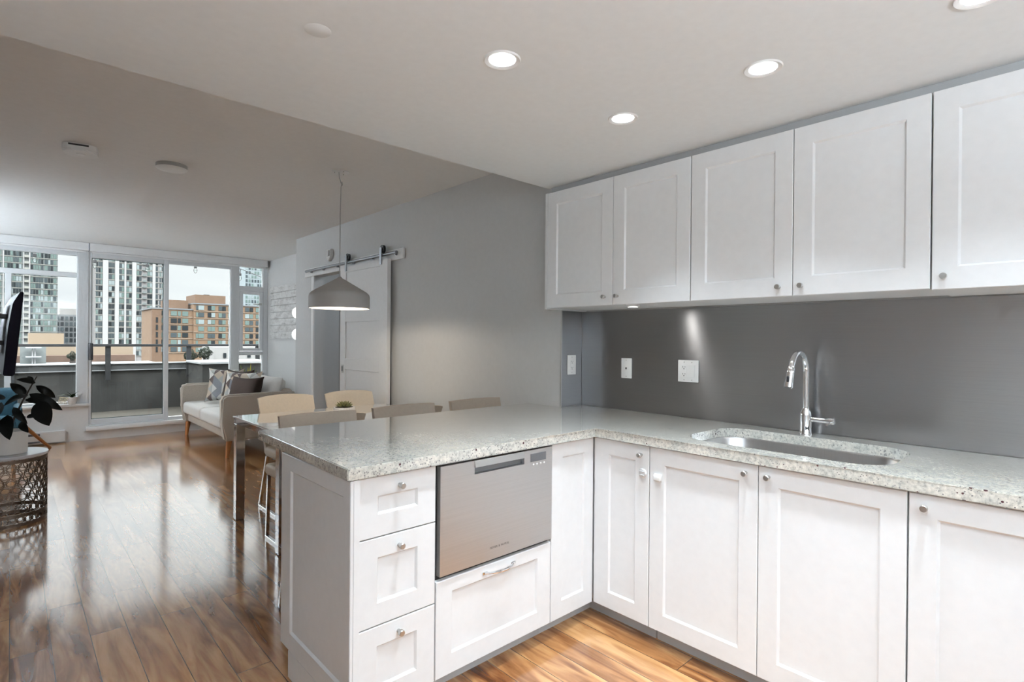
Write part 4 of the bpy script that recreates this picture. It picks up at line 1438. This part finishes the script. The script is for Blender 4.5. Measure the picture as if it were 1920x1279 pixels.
merge(bm, tt, mxT)
mt = part('bracket', bm, BLACK, t)
bm = B()
box(bm, -0.35, -0.075, 5.86, 5.92, 1.26, 1.38, 0.006, 1)
box(bm, -0.345, -0.30, 5.86, 6.3, 1.27, 1.37, 0.006, 1)
box(bm, XL + 0.012, -0.30, 6.24, 6.30, 1.26, 1.38, 0.006, 1)
box(bm, XL + 0.0005, XL + 0.014, 6.16, 6.38, 1.15, 1.49, 0.003, 1)
part('wall_arm', bm, BLACK, t)

# armchair
t = thing('armchair', 'teal upholstered armchair with splayed teak legs under the window', 'armchair', (-0.1, 8.25, 0))
bm = B()
tt = box(bmesh.new(), -0.45, 0.055, 8.08, 8.20, 0.36, 0.755, 0.045, 4)
merge(bm, tt)
part('backrest', bm, TEAL, t, 60)
part('seat', rbox(-0.47, 0.05, 7.6, 8.08, 0.30, 0.46, 0.05), TEAL, t, 60)
for x0 in (-0.54, 0.02):
    part('armrest', rbox(x0, x0 + 0.07, 7.62, 8.16, 0.34, 0.58, 0.03), TEAL, t, 60)
for (xa, ya, xb, yb) in ((0.06, 8.12, 0.345, 8.44), (-0.42, 8.12, -0.5, 8.42), (0.03, 7.68, 0.02, 7.58), (-0.38, 7.68, -0.45, 7.58)):
    part('leg', tube(B(), [(xa, ya, 0.38), (xb, yb, 0.0)], [0.024, 0.014], 12), WOODLEG, t)

t = thing('baseboard_heater', 'white electric baseboard heater under the left window', 'heater', (0, 8.7, 0.02))
part('case', box(B(), XL + 0.02, 0.50, 8.69, 8.758, 0.018, 0.158, 0.004, 1), TRIM, t)
part('outlet_slot', box(B(), XL + 0.04, 0.26, 8.6855, 8.6895, 0.115, 0.138), GREYM, t)
part('inlet_slot', box(B(), XL + 0.04, 0.26, 8.6855, 8.6895, 0.03, 0.05), GREYM, t)
bm = B()
tube(bm, [(0.505, 8.753, 0.14), (0.53, 8.754, 0.12), (0.525, 8.754, 0.05), (0.515, 8.75, 0.02)], 0.003, 6)
part('cable', bm, TRIM, t)

OX, OY = 0.565, 8.735
t = thing('orchid', 'small orchid with dark leaves in a white pot on the left sill', 'plant', (OX, OY, 0.474))
part('pot', lathe(B(), [(0.036, 0.0), (0.05, 0.05), (0.058, 0.088), (0.053, 0.088), (0.047, 0.07)], (OX, OY, 0.474), 32), CERAM, t)
part('soil', lathe(B(), [(0.04, 0.066), (0.046, 0.074), (0.02, 0.078)], (OX, OY, 0.474), 20), SOIL, t)
bm = B()
for tp, wd in (((0.075, 0.0, 0.075), 0.04), ((0.07, -0.03, 0.03), 0.035), ((-0.10, -0.02, 0.045), 0.045), ((-0.155, -0.03, 0.03), 0.03), ((-0.08, -0.02, 0.085), 0.02), ((0.02, -0.05, 0.05), 0.04)):
    leaf(bm, (OX, OY - 0.005, 0.55), (OX + tp[0], OY + tp[1] - 0.03, 0.56 + tp[2]), wd, 0.12)
part('foliage', bm, LEAFG, t, 80)
bm = B()
for k in range(7):
    x = OX - 0.05 - 0.012 * k
    tube(bm, [(OX - 0.01, OY - 0.012, 0.556), (x, OY - 0.05, 0.55 + 0.004 * k), (x - 0.015, OY - 0.055, 0.51), (x - 0.01 - 0.003 * k, OY - 0.055, 0.482 + 0.002 * k)], 0.004, 6)
part('roots', bm, ROOT, t)

# plants at the narrow right window
NX, NY = 2.60, 8.66
t = thing('snake_plant', 'spiky green and yellow plant behind the sofa at the window', 'plant', (NX, NY, 0.474))
part('pot', lathe(B(), [(0.05, 0.0), (0.06, 0.13), (0.063, 0.135), (0.057, 0.135), (0.054, 0.115)], (NX, NY, 0.474), 32), CERAM, t)
part('soil', lathe(B(), [(0.05, 0.11), (0.053, 0.118), (0.02, 0.121)], (NX, NY, 0.474), 20), SOIL, t)
bm, by = B(), B()
for k, (dx, dy, hz, yl) in enumerate(((-0.10, 0.0, 0.30, 0), (-0.055, -0.04, 0.24, 0), (-0.02, 0.02, 0.2, 0), (0.045, -0.02, 0.315, 1), (0.02, 0.03, 0.26, 1), (0.10, 0.0, 0.27, 0), (0.07, 0.03, 0.2, 0), (-0.04, 0.03, 0.26, 0), (0.13, -0.02, 0.22, 0))):
    q = by if yl else bm
    leaf(q, (NX + dx * 0.15, NY + dy * 0.3, 0.59), (NX + dx, NY + dy, 0.63 + hz), 0.036, 0.04, up=Vector((0, -1, 0.1)), fold=0.2, prof=lambda s: (1 - s ** 3) * (0.7 + 0.3 * s) if s < 1 else 0.02)
part('foliage', bm, LEAFY, t, 80)
part('yellow_leaves', by, LEAFYY, t, 80)
t = thing('metal_planter', 'small grey metal pot in the window corner behind the sofa', 'pot', (2.79, 8.66, 0.474))
part('pot', lathe(B(), [(0.040, 0.0), (0.05, 0.30), (0.053, 0.305), (0.053, 0.318), (0.047, 0.318), (0.045, 0.29)], (2.79, 8.66, 0.474), 32), mat('zinc', (0.42, 0.42, 0.42), 0.4, 0.7), t)

# ------------------------------------------------------------------ balcony
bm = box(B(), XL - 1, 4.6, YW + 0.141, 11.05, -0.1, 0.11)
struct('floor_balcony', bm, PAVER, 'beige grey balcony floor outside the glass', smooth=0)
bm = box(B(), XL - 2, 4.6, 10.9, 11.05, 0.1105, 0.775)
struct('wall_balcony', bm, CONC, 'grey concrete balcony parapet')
bm = B()
box(bm, XL - 2, 4.6, 10.872, 10.8995, 0.775, 0.872, 0.003, 1)
struct('trim_6', bm, mat('fascia_grey', (0.04, 0.042, 0.044), 0.6), 'grey fascia along the top of the parapet')
bm = B()
box(bm, XL - 2, 4.6, 10.85, 11.08, 0.8725, 0.89, 0.003, 1)
box(bm, XL - 2, 4.6, 10.862, 10.8715, 0.768, 0.782, 0.002, 1)
struct('trim_7', bm, FLASH, 'bright metal flashing lines on the balcony parapet')
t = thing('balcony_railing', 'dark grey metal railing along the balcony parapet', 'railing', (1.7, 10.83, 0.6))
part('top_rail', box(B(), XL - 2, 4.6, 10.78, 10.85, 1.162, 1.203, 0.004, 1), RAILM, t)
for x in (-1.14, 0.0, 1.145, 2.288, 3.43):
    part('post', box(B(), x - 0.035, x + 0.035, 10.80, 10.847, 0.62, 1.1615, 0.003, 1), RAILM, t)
t = thing('concrete_planter', 'concrete planter box with bright metal cap on the balcony', 'planter', (2.85, 10.2, 0.11))
part('box', box(B(), 2.27, 3.35, 9.82, 10.76, 0.1105, 0.885), CONC, t)
part('cap', box(B(), 2.235, 3.38, 9.78, 10.77, 0.886, 0.925, 0.006, 1), mat('cap_white', (0.27, 0.28, 0.285), 0.4), t)

# string lights
t = thing('string_lights', 'black festoon cable with clear bulbs hanging outside the windows', 'string lights', (1.5, 9.6, 2.5))
anchor = [(-0.5, 2.62), (0.235, 2.49), (0.87, 2.475), (1.49, 2.478), (2.122, 2.52), (2.77, 2.455), (3.3, 2.28), (4.0, 2.1)]
pts = []
for (xa, za), (xb, zb) in zip(anchor, anchor[1:]):
    for k in range(8):
        s = k / 8
        pts.append((xa + (xb - xa) * s, 9.6, za + (zb - za) * s + 0.10 * sin(pi * s) ** 1.0 * (1 if xb < 2.7 else 0.0)))
part('cable', tube(B(), pts, 0.006, 6), BLACK, t)
for (x, z) in anchor[1:6]:
    bm = tube(B(), [(x, 9.6, z), (x - 0.005, 9.6, z - 0.04), (x - 0.01, 9.6, z - 0.07)], [0.006, 0.006, 0.012], 8)
    lathe(bm, [(0.012, -0.07), (0.02, -0.075), (0.022, -0.115), (0.016, -0.118)], (x - 0.01, 9.6, z), 14)
    so = part('socket', bm, BLACK, t)
    part('bulb', lathe(B(), [(0.014, -0.119), (0.024, -0.135), (0.026, -0.155), (0.016, -0.185), (0.004, -0.195)], (x - 0.01, 9.6, z), 14), GLASS, so)

# ------------------------------------------------------------------ city outside
WDARK = mat('window_dark', (0.012, 0.017, 0.02), 0.2)
WGREEN = mat('window_green', (0.10, 0.14, 0.13), 0.15)
WLIGHT = mat('window_pale', (0.20, 0.235, 0.24), 0.2)
WMID = mat('window_grey', (0.045, 0.058, 0.064), 0.15)
CONCW = mat('tower_concrete', (0.23, 0.22, 0.22), 0.8, noise=0.04, nscale=0.3)
CONCG = mat('tower_glass_grey', (0.13, 0.145, 0.145), 0.5, noise=0.05, nscale=0.3)
BRICK = mat('tan_brick', (0.165, 0.105, 0.066), 0.85, noise=0.08, nscale=0.6)
BRICKD = mat('tan_brick_darker', (0.125, 0.077, 0.05), 0.85, noise=0.08, nscale=0.6)
SLABM = mat('slab_edge', (0.23, 0.23, 0.21), 0.7)
ROOFM = mat('grey_roof', (0.14, 0.15, 0.16), 0.7)
BEIGE = mat('beige_render', (0.21, 0.165, 0.12), 0.85)
REDB = mat('red_brown_wall', (0.09, 0.055, 0.04), 0.85, noise=0.15, nscale=0.8)
TREE = mat('tree_foliage', (0.015, 0.022, 0.013), 0.9, noise=0.4, nscale=1.2)
struct('ground', box(B(), -700, 900, 30, 900, -27, -26), mat('city_ground', (0.06, 0.06, 0.06), 0.9), 'city ground far below the balcony')
WMESH = {}


def window_mesh(wd, ht, m, mull):
    key = (round(wd, 2), round(ht, 2), m.name, mull)
    if key not in WMESH:
        bm = box(B(), -wd / 2, wd / 2, -0.12, 0.05, 0, ht)
        me = bpy.data.meshes.new('window')
        bm.to_mesh(me)
        bm.free()
        me.materials.append(m)
        WMESH[key] = me
    return WMESH[key]


def facade(root, y, cols, z0, floors, fh, sill, ht, pal, limit, skip=0.0, seed=1, split=False):
    """cols: list of (x0, x1); windows on the wall plane y that faces the room"""
    rnd = random.Random(seed)
    cells = []
    for f in range(floors):
        for (a, b_) in cols:
            if rnd.random() < skip:
                continue
            cells.append((a, b_, z0 + f * fh + sill, rnd.choice(pal)))
    # biggest first as parts, the others merged as one
    cells.sort(key=lambda c: -(c[1] - c[0]))
    rest = {}
    for k, (a, b_, z, m) in enumerate(cells):
        if k < limit:
            o = bpy.data.objects.new('window', window_mesh(b_ - a, ht, m, split))
            COL.objects.link(o)
            o.parent = root
            o.location = (Vector(((a + b_) / 2, y, z)) - root.location)
        else:
            rest.setdefault(m.name, []).append((a, b_, z, m))
    if rest:
        bm = B()
        ms = []
        for q in rest.values():
            ms.append(q[0][3])
            for (a, b_, z, m) in q:
                n0 = len(bm.faces)
                box(bm, a, b_, y - 0.12, y + 0.05, z, z + ht)
                bm.faces.ensure_lookup_table()
                for f in bm.faces[n0:]:
                    f.material_index = len(ms) - 1
        bmesh.ops.translate(bm, vec=-root.location, verts=bm.verts)
        me = bpy.data.meshes.new('windows_rest')
        bm.to_mesh(me)
        bm.free()
        for m in ms:
            me.materials.append(m)
        o = bpy.data.objects.new('windows', me)
        COL.objects.link(o)
        o.parent = root
        o['kind'] = 'stuff'


# centre tower
t = thing('apartment_tower', 'white residential tower with window columns seen through the balcony door', 'building', (44, 340, -26))
part('wall', box(B(), 29.7, 58.3, 330, 352, -26, 58), CONCW, t, 20)
bm = B()
for k in range(30):
    z = -26 + k * 2.9
    box(bm, 29.6, 58.4, 329.75, 330, z - 0.14, z + 0.14)
part('floor_edges', bm, SLABM, t, 20)
bm = B()
for (a, b_) in ((32.7, 34.8), (37.5, 39.1), (41.3, 42.0), (44.5, 46.2), (53.1, 54.4)):
    box(bm, a, b_, 329.55, 330, -26, 58)
part('piers', bm, mat('pier_white', (0.30, 0.295, 0.295), 0.8), t, 20)
PALT = [WDARK, WMID, WMID, WGREEN, WLIGHT]
facade(t, 329.93, [(30.0, 30.8), (31.0, 31.7), (31.8, 32.5), (35.0, 36.2), (36.3, 37.3), (39.2, 40.2), (40.3, 41.2), (42.2, 43.2), (43.3, 44.3), (46.4, 47.4), (47.5, 48.4), (50.9, 51.9), (52.0, 53.0), (54.5, 55.5), (56.2, 56.8), (57.2, 57.8)], -8.6, 18, 2.9, 0.35, 2.1, PALT, 100, seed=3)
bm = B()
for k in range(20):
    z = -8.6 + k * 2.9
    box(bm, 48.8, 50.5, 328.9, 329.7, z - 0.1, z + 0.12)
    box(bm, 48.8, 50.5, 328.9, 328.98, z + 0.12, z + 1.0)
part('balcony', bm, CONCG, t, 20)
# left tower
t = thing('apartment_tower', 'grey glass tower on the far left with stacked balconies', 'building', (2, 350, -26))
part('wall', box(B(), -16, 16.3, 340, 362, -26, 66), CONCG, t, 20)
bm = B()
for k in range(33):
    z = -26 + k * 2.9
    box(bm, -16.1, 16.4, 339.75, 340, z - 0.13, z + 0.13)
part('floor_edges', bm, SLABM, t, 20)
bm = B()
for (a, b_) in ((-3.0, -2.6), (3.9, 4.3), (5.9, 6.4)):
    box(bm, a, b_, 339.5, 340, -26, 66)
part('piers', bm, mat('pier_white', (0.30, 0.295, 0.295), 0.8), t, 20)
colsL = [(-2.4 + i * 0.98, -2.4 + i * 0.98 + 0.8) for i in range(6)] + [(-5.4, -4.6), (-4.4, -3.6), (-7, -6.2), (-8.4, -7.6)] + [(6.6 + i * 0.92, 6.6 + i * 0.92 + 0.72) for i in range(5)] + [(11.5, 12.6), (12.8, 13.5), (13.7, 14.5), (14.8, 15.7)]
facade(t, 339.93, colsL, -5.7, 17, 2.9, 0.35, 2.1, [WMID, WGREEN, WGREEN, WDARK, WLIGHT], 100, seed=5)
bm = B()
for k in range(20):
    z = -8.6 + k * 2.9
    box(bm, 4.35, 5.85, 338.8, 339.7, z - 0.1, z + 0.12)
    box(bm, 4.35, 5.85, 338.8, 338.88, z + 0.12, z + 1.0)
part('balcony', bm, SLABM, t, 20)
# right sliver tower
t = thing('apartment_tower', 'pale blue tower sliver in the small top right pane', 'building', (131, 430, -26))
part('wall', box(B(), 124, 142, 420, 440, -26, 75), mat('pale_blue_wall', (0.20, 0.235, 0.25), 0.6), t, 20)
facade(t, 419.93, [(124.6 + i * 2.0, 124.6 + i * 2.0 + 1.3) for i in range(8)], 20, 17, 3.0, 0.5, 2.0, [WMID, WLIGHT, WGREEN], 100, seed=8)
# brick building
t = thing('brick_building', 'tan brick apartment block with stepped roof and penthouses', 'building', (58, 250, -26))
part('wall', box(B(), 38.6, 52.1, 240, 262, -26, 11.7), BRICK, t, 20)
part('tall_wing', box(B(), 52.1, 82, 239.2, 262, -26, 14.1), BRICK, t, 20)
part('end_turret', box(B(), 38.4, 41.3, 238.6, 241, -26, 11.3), BRICKD, t, 20)
bm = box(B(), 38.2, 52.2, 239.7, 262, 11.7, 12.2)
box(bm, 52.0, 82.2, 238.9, 262, 14.1, 14.6)
part('parapet', bm, ROOFM, t, 20)
part('penthouse', box(B(), 44.0, 51.2, 244, 256, 12.2, 15.6), BRICKD, t, 20)
ph = part('penthouse', box(B(), 53.4, 64.4, 243, 258, 14.6, 18.1), BRICKD, t, 20)
part('roof_vent', box(B(), 57.4, 59.2, 246, 248, 18.11, 18.5), BLACK, ph, 20)
facade(t, 239.93, [(41.6, 42.4), (44.6, 46.6), (46.9, 47.9), (48.4, 50.4)], -5.0, 6, 2.75, 0.6, 1.75, [WGREEN, WMID, WDARK, WLIGHT], 60, seed=11)
facade(t, 239.13, [(52.9, 53.6), (53.7, 55.7), (57.0, 58.2), (58.3, 59.6), (60.9, 62.1), (62.2, 63.5), (64.4, 65.6), (67.5, 69.0), (70.8, 72.4), (72.6, 73.9), (75.0, 76.2), (77.0, 78.5)], -5.2, 7, 2.75, 0.6, 1.75, [WGREEN, WLIGHT, WMID, WDARK, WGREEN], 90, seed=12, skip=0.06)
bm = B()
for k in range(7):
    box(bm, 52.2, 82, 239.0, 239.2, -5.2 + k * 2.75, -4.9 + k * 2.75)
    if k < 6:
        box(bm, 41.4, 52.0, 239.8, 240.0, -5.0 + k * 2.75, -4.7 + k * 2.75)
part('band_courses', bm, mat('pale_brick', (0.20, 0.15, 0.11), 0.8), t, 20)
facade(t, 238.53, [(39.6, 40.2)], -5, 5, 2.75, 0.6, 1.9, [WDARK], 10, seed=2)
# grey mid building
t = thing('office_block', 'distant grey block between the two towers', 'building', (27, 410, -26))
part('wall', box(B(), 16, 40, 400, 420, -26, 13.4), mat('office_grey', (0.14, 0.145, 0.15), 0.7), t, 20)
part('roof_structure', box(B(), 20.5, 40, 404, 416, 13.41, 17.0), mat('office_top', (0.21, 0.2, 0.19), 0.8), t, 20)
facade(t, 399.9, [(16.5 + i * 2.0, 16.5 + i * 2.0 + 1.4) for i in range(10)], -6, 6, 3.1, 0.5, 2.3, [WMID, WDARK], 60, seed=20)
# low beige building
t = thing('low_building', 'low beige flat-roofed building below the left window', 'building', (5, 130, -26))
part('wall', box(B(), 2.1, 6.6, 120, 126, -26, 1.75), BEIGE, t, 20)
part('lower_block', box(B(), -14, 16, 117, 119.9, -26, -0.45), BEIGE, t, 20)
part('ground_floor', box(B(), 0.5, 16, 115, 116.9, -26, -1.9), REDB, t, 20)
part('terrace', box(B(), -14, 18, 108, 114.9, -26, -3.0), ROOFM, t, 20)
t = thing('roof_unit', 'white rooftop frame unit on the low building terrace', 'roof unit', (2.0, 110, -3))
bm = B()
for z in (-2.0, -0.6):
    box(bm, 1.6, 3.4, 109.4, 111, z, z + 0.14)
for x in (2.3, 2.6):
    box(bm, x, x + 0.15, 110, 110.15, -2.999, -0.5)
part('frame', bm, mat('unit_white', (0.28, 0.28, 0.29), 0.5), t, 20)
part('housing', box(B(), 1.0, 4.0, 111.5, 113.5, -2.999, -0.3), CONCG, t, 20)
# white building and trees at the foot of the brick block
t = thing('white_building', 'small white building in front of the brick block', 'building', (42, 160, -26))
part('wall', box(B(), 37.3, 56, 150, 162, -26, -1.2), mat('white_render', (0.24, 0.235, 0.23), 0.8), t, 20)
facade(t, 149.93, [(39.3, 40.0), (42.0, 42.8), (45, 45.8)], -3.9, 1, 3, 0.0, 1.2, [WDARK], 10, seed=30)


def tree(label, x, y, z, r, seed, grp='trees in front of the brick block', zb=-26.0):
    rnd = random.Random(seed)
    t = thing('tree', label, 'tree', (x, y, zb), group=grp)
    bm = B()
    for k in range(1500):
        d = Vector((rnd.gauss(0, 1), rnd.gauss(0, 1), rnd.gauss(0, 0.85))).normalized() * r * rnd.uniform(0.35, 1.0) ** 0.5
        lump = 0.8 + 0.2 * sin(5 * d.x / r + seed) * cos(4 * d.z / r)
        c = Vector((x, y, z)) + d * lump
        e1 = Vector((rnd.gauss(0, 1), rnd.gauss(0, 1), rnd.gauss(0, 1))).normalized()
        e2 = e1.cross(Vector((rnd.gauss(0, 1), rnd.gauss(0, 1), rnd.gauss(0, 1)))).normalized()
        q = r * rnd.uniform(0.05, 0.11)
        bm.faces.new([bm.verts.new(c + e1 * q * a_ + e2 * q * b_) for a_, b_ in ((-1, 0), (0, -0.6), (1, 0), (0, 0.6))])
    part('crown', bm, TREE, t, 0)
    part('trunk', tube(B(), [(x, y, zb), (x, y, z)], [0.4, 0.25], 8), STEM, t)


tree('dark tree beside the small white building', 34.6, 148, -2.6, 1.9, 3)
tree('darker tree left of the first, under the railing', 32.0, 150, -3.3, 1.8, 4)
tree('green tree by the low beige building', 7.2, 111, -1.9, 0.9, 5, 'trees on the low terrace', -2.99)
